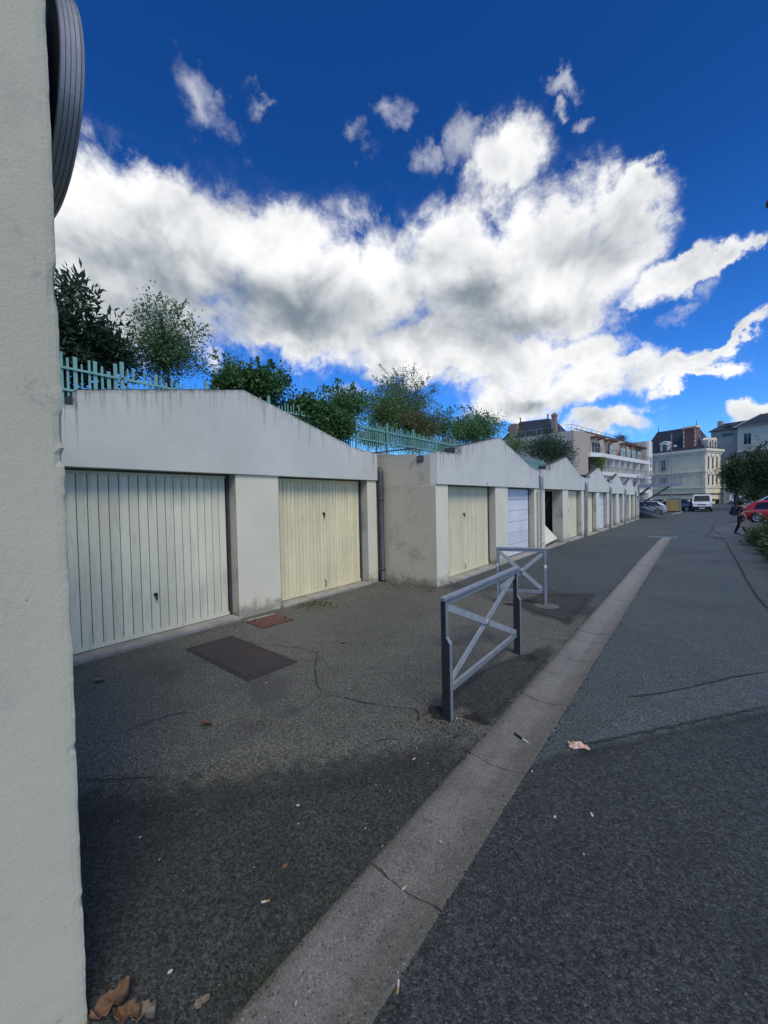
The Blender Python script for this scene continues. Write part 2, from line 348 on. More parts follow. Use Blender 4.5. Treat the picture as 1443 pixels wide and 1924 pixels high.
simple('cloth_tan', (.33,.225,.15), .85, 0, .15, 20.); simple('hair', (.010,.008,.008), .7, 0, .4, 60., .6, 200.); simple('bag_grey', (.20,.185,.165), .75, 0, .2, 12.)
simple('shoe', (.03,.025,.022), .5); simple('shoe_white', (.6,.58,.55), .6)
simple('paper_white', (.50,.50,.47), .8, 0, .08, 30.); simple('wrapper_orange', (.62,.36,.25), .55, 0, .2, 25., 0, 1, ((.72,.68,.68), 26., .47, .9)); simple('filter_tan', (.45,.25,.09), .8, 0, .2, 60.)
simple('dead_leaf', (.15,.085,.045), .85, 0, .4, 40.); simple('dead_leaf_grey', (.17,.14,.105), .85, 0, .35, 40.); simple('pebble', (.34,.33,.31), .9, 0, .35, 40.)
simple('sign_rim', (.36,.365,.375), .5, .35, .12, 5.); simple('sign_back', (.012,.015,.028), .6)
def leaf_mat(name, lo, hi, odd=None, trans=.25):
    t, b = material(name)
    a = t.new('ShaderNodeAttribute'); a.attribute_name = 'tint'
    cc = t.mix(a.outputs['Fac'], lo, hi)
    if odd: cc = t.mix(t.math('GREATER_THAN', a.outputs['Fac'], .955), cc, odd)
    t.setin(b.inputs['Base Color'], cc); b.inputs['Roughness'].default_value = .5; b.inputs['Specular IOR Level'].default_value = .4
    tr = t.new('ShaderNodeBsdfTranslucent'); t.setin(tr.inputs[0], t.vmath('SCALE', cc, 1.3))
    mx = t.new('ShaderNodeMixShader'); mx.inputs[0].default_value = trans
    o = [n for n in t.n if n.type == 'OUTPUT_MATERIAL'][0]
    t.link(b.outputs[0], mx.inputs[1]); t.link(tr.outputs[0], mx.inputs[2]); t.link(mx.outputs[0], o.inputs[0])
leaf_mat('leaf_dark', (0.018,0.042,0.024), (0.063,0.112,0.053), (.16,.17,.06))
leaf_mat('leaf_mid', (0.048,0.125,0.043), (0.150,0.293,0.098), (.18,.15,.06))
leaf_mat('leaf_birch', (0.057,0.117,0.049), (0.172,0.279,0.119), (.15,.14,.09), .2)
leaf_mat('leaf_light', (0.071,0.140,0.042), (0.186,0.272,0.085), (.22,.20,.08))
leaf_mat('leaf_ivy', (0.035,0.097,0.031), (0.105,0.224,0.070), (.14,.16,.06))
leaf_mat('leaf_plane', (0.023,0.052,0.021), (0.070,0.119,0.049), (.13,.15,.07))
leaf_mat('leaf_hedge', (.03,.065,.025), (.10,.165,.06), (.16,.19,.09))
leaf_mat('leaf_brown', (0.073,0.085,0.037), (0.198,0.213,0.091), (.2,.16,.08))
leaf_mat('grass', (.03,.05,.015), (.10,.13,.045), (.2,.18,.1))

# ------------------------------------------------------------------ mesh helpers
class MB:
    def __init__(s): s.v = []; s.f = []; s.sm = []; s.att = {}
    def add(s, vs, fs, smooth=False):
        o = len(s.v); s.v += [tuple(v) for v in vs]; s.f += [tuple(i+o for i in f) for f in fs]; s.sm += [smooth]*len(fs); return s
    def box(s, x0, x1, y0, y1, z0, z1):
        x0, x1 = min(x0, x1), max(x0, x1); y0, y1 = min(y0, y1), max(y0, y1); z0, z1 = min(z0, z1), max(z0, z1)
        return s.add([(x0,y0,z0),(x1,y0,z0),(x1,y1,z0),(x0,y1,z0),(x0,y0,z1),(x1,y0,z1),(x1,y1,z1),(x0,y1,z1)],
              [(0,3,2,1),(4,5,6,7),(0,1,5,4),(1,2,6,5),(2,3,7,6),(3,0,4,7)])
    def bbox(s, x0, x1, y0, y1, z0, z1, r=.01):
        bm = bmesh.new(); bmesh.ops.create_cube(bm, size=1.)
        for v in bm.verts: v.co = Vector(((x0+x1)/2+v.co.x*abs(x1-x0), (y0+y1)/2+v.co.y*abs(y1-y0), (z0+z1)/2+v.co.z*abs(z1-z0)))
        r = min(r, .45*min(abs(x1-x0), abs(y1-y0), abs(z1-z0)))
        bmesh.ops.bevel(bm, geom=bm.edges[:], offset=r, segments=1, affect='EDGES', profile=.5)
        bm.verts.index_update()
        s.add([v.co for v in bm.verts], [[v.index for v in f.verts] for f in bm.faces]); bm.free(); return s
    def prism(s, pts, axis, a, b):
        """polygon (2 coords) extruded along axis 0/1/2 from a to b"""
        n = len(pts)
        def P(p, t):
            return {0: (t, p[0], p[1]), 1: (p[0], t, p[1]), 2: (p[0], p[1], t)}[axis]
        vs = [P(p, a) for p in pts] + [P(p, b) for p in pts]
        fs = [tuple(range(n-1, -1, -1)), tuple(range(n, 2*n))] + [(i, (i+1) % n, n+(i+1) % n, n+i) for i in range(n)]
        return s.add(vs, fs)
    def bar(s, p, q, w, h=None, up=(0, 0, 1)):
        """rectangular bar from p to q; w across, h along 'up'"""
        h = w if h is None else h
        p, q = Vector(p), Vector(q); d = (q-p).normalized(); up = Vector(up)
        if abs(d.dot(up)) > .98: up = Vector((0, 1, 0))
        sx = d.cross(up).normalized(); sy = sx.cross(d).normalized()
        c = [(-w/2, -h/2), (w/2, -h/2), (w/2, h/2), (-w/2, h/2)]
        vs = [p+sx*a+sy*b for a, b in c]+[q+sx*a+sy*b for a, b in c]
        return s.add(vs, [(3,2,1,0),(4,5,6,7),(0,1,5,4),(1,2,6,5),(2,3,7,6),(3,0,4,7)])
    def tube(s, path, r, n=8, caps=True):
        path = [Vector(p) for p in path]; k = len(path); rr = r if isinstance(r, (list, tuple)) else [r]*k
        vs = []; prev = None
        for i, p in enumerate(path):
            d = (path[min(i+1, k-1)]-path[max(i-1, 0)]).normalized()
            if prev is None:
                a = Vector((0, 0, 1)) if abs(d.z) < .9 else Vector((1, 0, 0)); u = d.cross(a).normalized()
            else:
                u = (prev-d*prev.dot(d)); u = u.normalized() if u.length > 1e-6 else d.orthogonal().normalized()
            prev = u; w = d.cross(u)
            vs += [p+(u*math.cos(2*math.pi*j/n)+w*math.sin(2*math.pi*j/n))*rr[i] for j in range(n)]
        fs = [(i*n+j, i*n+(j+1) % n, (i+1)*n+(j+1) % n, (i+1)*n+j) for i in range(k-1) for j in range(n)]
        s.add(vs, fs, True)
        if caps: s.add([vs[j] for j in range(n)], [tuple(range(n-1, -1, -1))]); s.add(vs[-n:], [tuple(range(n))])
        return s
    def lathe(s, prof, n=24, axis='z', c=(0, 0, 0), smooth=True):
        """profile [(r, h)] turned about an axis through c"""
        vs = []; c = Vector(c)
        for r, h in prof:
            for j in range(n):
                a = 2*math.pi*j/n; x, y = r*math.cos(a), r*math.sin(a)
                vs.append(c+Vector({'z': (x, y, h), 'y': (x, h, y), 'x': (h, x, y)}[axis]))
        k = len(prof)
        fs = [(i*n+j, i*n+(j+1) % n, (i+1)*n+(j+1) % n, (i+1)*n+j) for i in range(k-1) for j in range(n)]
        s.add(vs, fs, smooth); return s
    def build(s, name, mat, parent=None, label=None, kind=None):
        me = bpy.data.meshes.new(name); me.from_pydata(s.v, [], s.f)
        bm = bmesh.new(); bm.from_mesh(me); bmesh.ops.recalc_face_normals(bm, faces=bm.faces); bm.to_mesh(me); bm.free()
        if any(s.sm):
            me.polygons.foreach_set('use_smooth', s.sm[:len(me.polygons)] if len(s.sm) == len(me.polygons) else [False]*len(me.polygons))
        for k, vals in s.att.items():
            a = me.attributes.new(k, 'FLOAT', 'POINT'); a.data.foreach_set('value', vals)
        return link(name, me, mat, parent, label, kind)
def link(name, me, mat, parent=None, label=None, kind=None):
    if mat is not None:
        me.materials.clear(); me.materials.append(MATS[mat] if isinstance(mat, str) else mat)
    o = bpy.data.objects.new(name, me); col.objects.link(o)
    if parent is not None: o.parent = parent
    if label: o['label'] = label
    if kind: o['kind'] = kind
    return o
def tag(o, label, cat, group=None):
    o['label'] = label; o['category'] = cat
    if group: o['group'] = group
    return o
def thing(name, label, cat, loc=(0, 0, 0), rz=0., group=None):
    o = bpy.data.objects.new(name, None); col.objects.link(o); o.location = loc; o.rotation_euler = (0, 0, rz); o.empty_display_size = .2
    return tag(o, label, cat, group)
def B(*a): return MB().box(*a)
def copy_tree(o, parent=None):
    c = o.copy(); col.objects.link(c); c.parent = parent
    for ch in list(o.children): copy_tree(ch, c)
    return c

# ------------------------------------------------------------------ ground
GX0, GX1, GY1 = -1.215, -.835, 20.75        # the drainage channel lies in a slot between the two lanes
gm = MB()
xs = [-400, GX0, GX1, 400]; ys = [-60, -2.5, 13., GY1, 40., 900]
for i in range(3):
    for j in range(5):
        if i == 1 and j in (1, 2): continue
        gm.add([(xs[i], ys[j], zg(ys[j])), (xs[i+1], ys[j], zg(ys[j])), (xs[i+1], ys[j+1], zg(ys[j+1])), (xs[i], ys[j+1], zg(ys[j+1]))], [(0, 1, 2, 3)])
ground = gm.build('ground', 'asphalt_old', kind='structure')
def jag(p, q, n, amp):
    p, q = Vector(p), Vector(q); d = q-p; s = Vector((-d.y, d.x, 0)).normalized()
    return [p+d*(i/n)+s*random.uniform(-amp, amp)*(0 if i in (0, n) else 1) for i in range(n+1)]
def sheet(name, outline, mat, z, parent=None, rough=.012):
    """flat paving sheet with slightly uneven edges; outline = ground points"""
    pts = []
    for i, p in enumerate(outline):
        q = outline[(i+1) % len(outline)]; L = (Vector(q)-Vector(p)).length
        pts += jag((p[0], p[1], 0), (q[0], q[1], 0), max(1, min(60, int(L/.15))), rough)[:-1]
    pts = [(p.x, p.y, zg(p.y)+z) for p in pts]
    mb = MB(); mb.add(pts, [tuple(range(len(pts)))])
    return mb.build(name, mat, parent, kind=None if parent else 'structure')
rm = MB()
for (ya, yb, xa, xb) in ((-2.5, 13., GX1, GX1), (13., 21.6, GX1, GX1), (21.6, 40., -3.94, -3.94), (40., 130., -9., -9.)):
    rm.add([(xa, ya, zg(ya)+.004), (60, ya, zg(ya)+.004), (60, yb, zg(yb)+.004), (xb, yb, zg(yb)+.004)], [(0, 1, 2, 3)])
road = rm.build('road', 'asphalt_road', kind='structure')
# later layers of surfacing with feathered edges
gp = lambda *pts: [tuple(on_ground(x, y))[:2] for x, y in pts]
def strip_sheet(rows, fades, mat, z):
    n = len(rows[0]); mb = MB(); fd = []
    for r_, f_ in zip(rows, fades):
        for (x, y) in r_: mb.v.append((x, y, zg(y)+z)); fd.append(f_)
    mb.f = [(i*n+j, i*n+j+1, (i+1)*n+j+1, (i+1)*n+j) for i in range(len(rows)-1) for j in range(n-1)]; mb.sm = [False]*len(mb.f); mb.att['fade'] = fd
    return mb.build('asphalt_layer', mat, kind='structure')
def fan_sheet(outline, mat, z, inner=.68):
    pts = [p for i, q in enumerate(outline) for p in jag((q[0], q[1], 0), (outline[(i+1) % len(outline)][0], outline[(i+1) % len(outline)][1], 0), 4, .02)[:-1]]
    c_ = sum((p for p in pts), Vector())/len(pts); n = len(pts); mb = MB()
    ring = [c_+(p-c_)*inner for p in pts]; allp = pts+ring+[c_]
    mb.v = [(p.x, p.y, zg(p.y)+z) for p in allp]; mb.f = [(i, (i+1) % n, n+(i+1) % n, n+i) for i in range(n)]+[(n+i, n+(i+1) % n, 2*n) for i in range(n)]; mb.sm = [False]*len(mb.f); mb.att['fade'] = [0.]*n+[1.]*(n+1)
    return mb.build('asphalt_layer', mat, kind='structure')
E1 = gp((100,1480),(160,1466),(300,1456),(430,1440),(560,1424),(680,1408),(790,1388),(850,1372)); E1.append((GX0-.002, E1[-1][1]+.1))
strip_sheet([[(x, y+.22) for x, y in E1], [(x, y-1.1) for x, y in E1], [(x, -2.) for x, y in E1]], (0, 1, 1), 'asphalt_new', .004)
E2 = [(GX1+.003, 2.62)]+gp((1060,1408),(1110,1398),(1180,1385),(1250,1370),(1340,1352),(1443,1330)); E2 += [(E2[-1][0]+(E2[-1][0]-E2[-3][0])*k_, E2[-1][1]+(E2[-1][1]-E2[-3][1])*k_) for k_ in (6, 30)]
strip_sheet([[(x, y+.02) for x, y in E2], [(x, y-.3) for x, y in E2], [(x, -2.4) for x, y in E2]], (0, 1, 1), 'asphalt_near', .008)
E3 = [(x, 7.3+.5*math.sin(x*2.1)-.35*(x+4)) for x in np.linspace(-3.93, GX0-.003, 9)]
strip_sheet([[(x, y-.3) for x, y in E3], [(x, y+1.3) for x, y in E3], [(x, 13.) for x, y in E3], [(x, 21.) for x, y in E3]], (0, 1, 1, 1), 'asphalt_lane', .004)
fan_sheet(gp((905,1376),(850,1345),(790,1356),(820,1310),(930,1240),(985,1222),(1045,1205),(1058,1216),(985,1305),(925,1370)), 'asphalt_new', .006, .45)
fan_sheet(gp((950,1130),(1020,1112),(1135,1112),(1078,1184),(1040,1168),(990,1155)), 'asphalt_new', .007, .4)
# trench reinstatement across the lane, a paler band
E4 = gp((1095,1396),(1160,1350),(1230,1306),(1300,1292),(1370,1275),(1443,1262)); E4.append((E4[-1][0]+(E4[-1][0]-E4[-3][0])*6, E4[-1][1]+(E4[-1][1]-E4[-3][1])*6)); E5 = gp((1100,1400),(1130,1392),(1180,1384),(1250,1368),(1340,1350),(1443,1329)); E5.append((E5[-1][0]+(E5[-1][0]-E5[-3][0])*6, E5[-1][1]+(E5[-1][1]-E5[-3][1])*6))
M_ = lambda k: [(p[0]*(1-k)+q[0]*k, p[1]*(1-k)+q[1]*k) for p, q in zip(E4, E5)]
strip_sheet([M_(0.), M_(.12), M_(.9), M_(1.)], (.2, 1, 1, .3), 'asphalt_patch', .010)
fan_sheet(gp((1322,1010),(1338,990),(1390,978),(1443,985),(1443,1000),(1400,1008),(1350,1014)), 'asphalt_patch', .009, .8)
def crack(px, w=.012, mat='tar', z=.010):
    pts = [on_ground(x, y) for x, y in px]; line = []
    for a, b in zip(pts[:-1], pts[1:]):
        line += jag(a, b, max(2, int((b-a).length/.05)), .012)[:-1]
    line.append(pts[-1]); L, R = [], []
    for i, p in enumerate(line):
        d = (line[min(i+1, len(line)-1)]-line[max(i-1, 0)]); s = Vector((-d.y, d.x, 0)).normalized()
        ww = w*random.uniform(.25, 1.)*(0.15 if i in (0, len(line)-1) else 1)
        L.append((p.x+s.x*ww/2, p.y+s.y*ww/2, zg(p.y)+z)); R.append((p.x-s.x*ww/2, p.y-s.y*ww/2, zg(p.y)+z))
    n = len(line); mb = MB(); mb.add(L+R, [(i, n+i, n+i+1, i+1) for i in range(n-1)])
    mb.build('crack', mat, ground)
crack([(595,1225),(593,1250),(596,1285),(606,1303),(640,1312),(655,1314),(700,1324),(745,1330),(778,1333),(790,1345)], .011)
crack([(465,1208),(520,1214),(560,1218),(590,1226),(610,1228)], .010)
crack([(225,1385),(270,1362),(330,1342),(365,1340)], .016); crack([(160,1468),(240,1465),(300,1462)], .012); crack([(170,1430),(200,1405),(228,1383)], .009)
crack([(700,1395),(730,1390),(760,1392)], .009); crack([(606,1303),(575,1330),(540,1345)], .007)
crack([(1060,1408),(1110,1398),(1180,1385),(1250,1370),(1340,1352),(1443,1330)], .014); crack([(1180,1310),(1230,1306),(1300,1292),(1370,1275),(1443,1262)], .022)
crack([(1335,990),(1352,1005),(1365,1020),(1375,1040),(1390,1065),(1402,1090),(1425,1125),(1443,1145)], .05)
crack([(1300,1000),(1330,1004),(1360,1014)], .05); crack([(1338,990),(1345,978),(1362,968)], .06); crack([(1210,1120),(1300,1140)], .01)

# drainage channel: shallow dished concrete slabs, one behind the other
ch = bpy.data.objects.new('drainage_channel', None); col.objects.link(ch); ch['kind'] = 'structure'; ch.empty_display_size = .2
MB().prism([(-2.5, -.25), (GY1, -.35), (GY1, zg(GY1)-.044), (13., -.044), (-2.5, -.044)], 0, GX0-.02, GX1+.02).build('bedding', 'soil', ch)
yj = [-2.48, -1.64, -.62, .38, 1.41]+[2.445, 3.46, 4.55]
while yj[-1] < GY1-.9: yj.append(yj[-1]+1.03)
yj.append(GY1-.01)
for a, b in zip(yj[:-1], yj[1:]):
    g = random.uniform(.007, .013); dz = random.uniform(-.004, .003); tw = random.uniform(-.003, .003)
    prof = [(-.19, .003), (-.182, .008)]+[(x_, .008-.026*math.cos(x_/.17*math.pi/2)**1.3) for x_ in np.linspace(-.169, .169, 13)]+[(.182, .008), (.19, .003)]
    ny = 9; vs = []
    for k in range(ny):
        y = a+g/2+(b-a-g)*k/(ny-1); end = 1 if k in (0, ny-1) else 0
        for x, z in prof:
            vs.append(((GX0+GX1)/2+x+random.uniform(-.0025, .0025), y+(random.uniform(-.004, .004) if end else 0), zg(y)+z+dz+tw*(k/(ny-1)-.5)+random.uniform(-.0003, .0003)-(.0012 if end else 0)))
    n = len(prof); fs = [(k*n+i, k*n+i+1, (k+1)*n+i+1, (k+1)*n+i) for k in range(ny-1) for i in range(n-1)]
    o = len(vs); nt = len(fs); top = list(vs); vs += top+[(x, y, zg(y)-.07) for x, y, z in top]; o2 = 2*o
    rim = [k*n for k in range(ny)]+[(ny-1)*n+i for i in range(1, n)]+[k*n+n-1 for k in range(ny-2, -1, -1)]+list(range(n-2, 0, -1))
    fs += [(o+rim[i], o+rim[(i+1) % len(rim)], o2+rim[(i+1) % len(rim)], o2+rim[i]) for i in range(len(rim))]
    mb = MB(); mb.add(vs, fs); mb.sm = [i < nt for i in range(len(fs))]; s_ = mb.build('slab', 'gutter_concrete', ch)
# grating at the end of the channel
gr = thing('drain_grating', 'pale iron drain grating across the far end of the concrete channel', 'grating', (-1.1, 20.95, zg(20.95)))
B(-.52, .42, -.17, .17, .002, .009).build('pit', 'dark_gap', gr)
for k in range(14):
    B(-.52+k*.07, -.52+k*.07+.03, -.17, .17, .0095, .03).build('bar', 'galvanised', gr)
fr = MB(); fr.box(-.56, -.525, -.21, .21, .005, .026); fr.box(.425, .46, -.21, .21, .005, .026); fr.box(-.525, .425, -.21, -.172, .005, .026); fr.box(-.525, .425, .172, .21, .005, .026); fr.build('frame', 'galvanised', gr)

# raised garden terrain behind the garages and its retaining wall
B(-70, -10.95, -25, 62, .0, 3.74).build('terrain', 'soil', kind='structure')
tag(B(-10.945, -10.75, -6, 41.5, -.1, 3.80).build('retaining_wall', 'rough_concrete'), 'grey concrete retaining wall behind the row of garages below the fence', 'wall')

# ------------------------------------------------------------------ wall in the foreground with the round sign
wl = thing('wall', 'pale rendered wall end with chipped corner under the round sign', 'wall', (-1.58, .40, 0))
mb = MB(); zs = [-.05+i*.02 for i in range(0, 236)]
cols = [(-6., 0.), (-2.2, 0), (-1.2, 0), (-.6, 0), (-.3, 0), (-.15, 0), (-.07, 0), (-.03, 0), (-.012, -.0015)]
n = len(cols)+3
def chip(z):
    e = .0012*math.sin(z*7.)+.0010*math.sin(z*31+1)+random.uniform(-.0014, .0010)
    for c, s_, a in ((2.40, .055, .016), (1.93, .04, .010), (1.86, .028, .018), (1.98, .02, .008), (.93, .015, .006), (.42, .03, .006)):
        e -= 0 if abs(z-c) > s_ else a*(1-abs(z-c)/s_)**.5
    return e
for z in zs:
    e = chip(z)
    for y, x in cols: mb.v.append((x+(.4*e if y > -.02 else 0), y, z))
    mb.v += [(-.004+.5*e, -.003+e, z), (-.012+e, .0+e*.3, z), (-1.6, 0, z)]
mb.f = [(i*n+j, i*n+j+1, (i+1)*n+j+1, (i+1)*n+j) for i in range(len(zs)-1) for j in range(n-1)]; mb.sm = [False]*len(mb.f)
mb.add([(-.0, -6, zs[-1]), (-.012, 0, zs[-1]), (-1.6, 0, zs[-1]), (-1.6, -6, zs[-1])], [(0, 1, 2, 3)])
mb.add([(-1.6, -6, -.05), (-1.6, 0, -.05), (-1.6, 0, zs[-1]), (-1.6, -6, zs[-1])], [(0, 1, 2, 3)])
mb.build('render_face', 'wall_paint', wl)
sg = thing('round_sign', 'large round sign with ribbed metal rim jutting past the wall corner', 'sign', (-2.055, .42, 3.27))
R_ = .385
# rim: an aluminium section with raised ribs; dark back
mb = MB(); prof = [(R_-.01, .035)]
for k in range(4):
    y0 = .037+k*.0145
    prof += [(R_-.0005, y0), (R_+.0, y0+.0118), (R_-.005, y0+.0121), (R_-.005, y0+.0138)]
prof += [(R_, .096), (R_-.002, .104), (R_-.03, .104)]
mb.lathe(prof, 96, 'y', smooth=False); mb.build('rim', 'sign_rim', sg)
MB().lathe([(.001, .042), (R_-.012, .042), (R_-.012, .1), (.001, .1)], 96, 'y').build('back', 'sign_back', sg)
mb = MB(); mb.box(-.12, .12, -.018, .042, -.05, .05); mb.box(-.03, .03, -.018, .042, -.3, .3); mb.build('bracket', 'galvanised_dark', sg)

# ------------------------------------------------------------------ garages
def panels(door, mat, y0, y1, z0, z1, x, count, horizontal=False, proud=.016):
    """boards of an up-and-over door; shared mesh, one object each"""
    p = ((z1-z0) if horizontal else (y1-y0))/count; g = .008 if not horizontal else .008
    c = .007 if not horizontal else .012
    L = (y1-y0) if horizontal else (z1-z0)
    prof = [(g/2, 0), (g/2, proud*.55), (g/2+c, proud), (p-g/2-c, proud), (p-g/2, proud*.55), (p-g/2, 0)]
    if not horizontal: prof = [(g/2, 0), (g/2, proud*.6), (g/2+c, proud), (p*.22, proud), (p*.27, proud*.75), (p*.32, proud), (p-g/2-c, proud), (p-g/2, proud*.6), (p-g/2, 0)]
    mb = MB()
    if horizontal: mb.prism([(b, a) for a, b in prof], 1, 0, L)
    else: mb.prism([(b, a) for a, b in prof], 2, 0, L)
    first = None
    for k in range(count):
        if first is None: o = mb.build('panel', mat, door); first = o
        else: o = first.copy(); col.objects.link(o); o.parent = door
        o.location = (x, y0, z0+k*p) if horizontal else (x, y0+k*p, z0)
def door(parent, kind, y0, y1, ztop, x, count, mat, handle=(0.5, .62), pull=True, tilt=None):
    zb = .055
    d = B(x-.03, x, y0+.045, y1-.045, zb, ztop-.02).build('door', 'dark_gap', parent)
    if kind == 'ribs': panels(d, mat, y0+.06, y1-.06, zb+.05, ztop-.05, x+.001, count)
    elif kind == 'section': panels(d, mat, y0+.06, y1-.06, zb+.01, ztop-.02, x+.001, count, True, .02)
    else: B(x+.001, x+.014, y0+.055, y1-.055, zb+.01, ztop-.02).build('leaf', mat, d)
    if kind == 'ribs':
        B(x+.001, x+.022, y0+.05, y1-.05, zb, zb+.049).build('bottom_rail', mat, d)
        B(x+.001, x+.018, y0+.05, y1-.05, ztop-.049, ztop-.015).build('top_rail', mat, d)
    B(x-.05, x+.03, y0+.004, y0+.043, zb, ztop).build('frame', 'frame_metal', d); B(x-.05, x+.03, y1-.043, y1-.004, zb, ztop).build('frame', 'frame_metal', d)
    if kind != 'section' and handle:
        hy = y0+(y1-y0)*handle[0]; hz = handle[1]
        h = MB(); h.lathe([(.001, .045), (.02, .045), (.024, .03), (.024, .014), (.001, .014)], 12, 'x', (x, hy, hz)); h.bbox(x+.04, x+.056, hy-.010, hy+.010, hz-.075, hz+.012, .004); h.build('handle', 'black_plastic', d)
        if pull:
            q = MB(); a = [(x+.014, hy, .14), (x+.05, hy, .145), (x+.05, hy, .235), (x+.014, hy, .24)]; q.tube(a, .007, 6); q.tube([(a[1][0], hy+.0, .15), (a[1][0], hy+.0, .23)], .007, 6); q.build('pull', 'black_plastic', d)
    return d
def garage(idx, Xf, Y0, L, dz, label, doors, far=False, end=True):
    """a two-door garage with a gabled parapet; front at Xf, from Y0 to Y0+L"""
    zz = zg(Y0+L/2)
    t = thing('garage', label, 'garage', (Xf, Y0, zz), 0, 'garages in the row')
    fb = 2.02+dz; k = L/6.25
    D = 5.6
    prof = [(0, 2.645+dz), (1.03*k, 2.68+dz), (1.031*k, 2.85+dz), (3.1*k, 3.27+dz), (5.42*k, 2.665+dz), (5.421*k, 2.655+dz), (L, 2.575+dz)]
    def ztop(y):
        for (a, za), (b, zb) in zip(prof[:-1], prof[1:]):
            if a <= y <= b: return za+(zb-za)*(y-a)/max(1e-6, b-a)
        return prof[-1][1]
    ysl = sorted(set([p[0] for p in prof]+[L*i/(20 if far else 40) for i in range((20 if far else 40)+1)]))
    # parapet: front face in columns so that the rain streaks know how far below the coping they are
    mb = MB(); drop = []; rows = [0., .03, .1, .25, .5, .75, 1.]
    th = .16
    for y in ysl:
        zt = ztop(y)
        for r in rows: mb.v.append((0, y, zt-(zt-fb)*r)); drop.append((zt-fb)*r)
    nr = len(rows); nc = len(ysl)
    mb.f = [(i*nr+j, i*nr+j+1, (i+1)*nr+j+1, (i+1)*nr+j) for i in range(nc-1) for j in range(nr-1)]
    o = len(mb.v)
    for y in ysl:
        zt = ztop(y); mb.v += [(-th, y, zt), (-th, y, fb)]; drop += [0., zt-fb]
    for i in range(nc-1):
        mb.f += [(i*nr, (i+1)*nr, o+(i+1)*2, o+i*2), (o+i*2, o+(i+1)*2, o+(i+1)*2+1, o+i*2+1), (i*nr+nr-1, o+i*2+1, o+(i+1)*2+1, (i+1)*nr+nr-1)]
    for i in (0, nc-1): mb.f.append(tuple([i*nr+j for j in range(nr)]+[o+i*2+1, o+i*2]))
    mb.sm = [False]*len(mb.f); mb.att['drop'] = drop
    mb.build('parapet', 'fascia_paint', t)
    # coping of bitumen felt on the step and the slope
    for (a, b) in ((2, 3),):
        (ya, za), (yb, zb) = prof[a], prof[b]
        c = MB(); c.add([(-.012, ya, za+.003), (-.012, yb, zb+.003), (-th-.02, yb, zb+.003), (-th-.02, ya, za+.003), (-.012, ya, za+.012), (-.012, yb, zb+.012), (-th-.02, yb, zb+.012), (-th-.02, ya, za+.012)], [(0,3,2,1),(4,5,6,7),(0,1,5,4),(1,2,6,5),(2,3,7,6),(3,0,4,7)]); c.build('coping', 'bitumen', t)
    B(-.42, -th-.003, 1.03*k, 1.03*k+.12, 2.45+dz, 2.84+dz).build('gable_return', 'bitumen', t)
    # piers
    px = -.035
    w0, (a1, b1), (a2, b2) = .0, doors[0][:2], doors[1][:2]
    for (ya, yb) in ((0.0, a1), (b1, a2), (b2, L)):
        MB().bbox(px, -.42, ya+.002, yb-.002, -.2, fb-.002, .008).build('pier', 'pier_paint', t)
    # inner jamb faces, thin sheets greyer and more mottled than the pier fronts
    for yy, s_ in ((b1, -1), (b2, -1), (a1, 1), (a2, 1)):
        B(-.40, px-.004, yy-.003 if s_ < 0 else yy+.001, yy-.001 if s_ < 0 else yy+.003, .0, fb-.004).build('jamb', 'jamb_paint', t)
    # carcass
    B(-.42, -.26, .01, L-.01, fb-.06, 2.5+dz).build('lintel', 'rough_concrete', t)
    ysplit = (b1+a2)/2
    wl_ = MB(); wl_.prism([(-.425, 0), (-.425, 2.62+dz), (-th-.003, 2.62+dz), (-th-.003, fb+.002), (-.43, fb+.002)][:2]+[(-.425, 2.6)], 1, .02, .03) if False else None
    B(-D, -.425, .02, .17, -.05, 2.46+dz).build('side_wall', 'side_paint', t)
    B(-D, -.425, L-.17, L-.02, -.05, 2.46+dz).build('side_wall', 'side_paint', t)
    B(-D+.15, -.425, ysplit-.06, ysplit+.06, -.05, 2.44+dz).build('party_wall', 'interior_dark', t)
    B(-D-.15, -D-.002, .02, L-.02, -.05, 2.6+dz).build('back_wall', 'rough_concrete', t)
    rf = MB(); rf.prism([(-D, 2.47+dz), (-th-.005, 2.47+dz), (-th-.005, 2.53+dz), (-D, 2.60+dz)], 1, .03, L-.03); rf.build('roof', 'bitumen', t)
    for (ya, yb) in ((a1, b1), (a2, b2)):
        MB().bbox(-.5, .02 if idx == 1 else .05, ya+.004, yb-.004, -.15, .045, .01).build('sill', 'sill_concrete', t)
    # doors
    for dd in doors:
        kind, cnt, mat, hd, pull = dd[2:]
        if kind == 'open': continue
        door(t, kind, dd[0], dd[1], fb-.01, -.24, cnt, mat, hd, pull)
    # weep slots under the coping
    if idx != 1:
        for y in (2.1*k+.2, 5.15*k): B(-.02, .002, y, y+.022, fb+.015, fb+.085).build('weep_slot', 'dark_gap', t)
    return t, fb
def downpipe(t, y, x, ztop, mat_top, mat_low, split=1.9, r=.052):
    p = [(-.10, y, ztop), (x-.04, y, ztop+.02), (x, y, ztop-.03), (x, y, ztop-.12), (x, y, split)]
    d = MB().tube(p, r*1.1, 12).build('downpipe', mat_top, t)
    MB().tube([(x, y, split+.05), (x, y, .06), (x+.03, y, .02)], r, 12).build('lower_pipe', mat_low, d)
    for z in (split-.02, .25): MB().lathe([(r+.002, 0), (r+.012, 0), (r+.012, .035), (r+.002, .035)], 14, 'z', (x, y, z)).build('bracket', mat_low, d)
G = []
t, fb = garage(1, -5.33, .45, 6.23, .13, 'garage with pale green ribbed door and cream ribbed door, set back behind the iron covers',
    [(.55, 2.93, 'ribs', 21, 'door_pale', (.545, .56), False), (3.70, 5.93, 'ribs', 25, 'door_cream', (.52, 1.5), True)])
downpipe(t, 6.30, .03, 2.36, 'zinc_dark', 'zinc_dark', 1.75, .055)
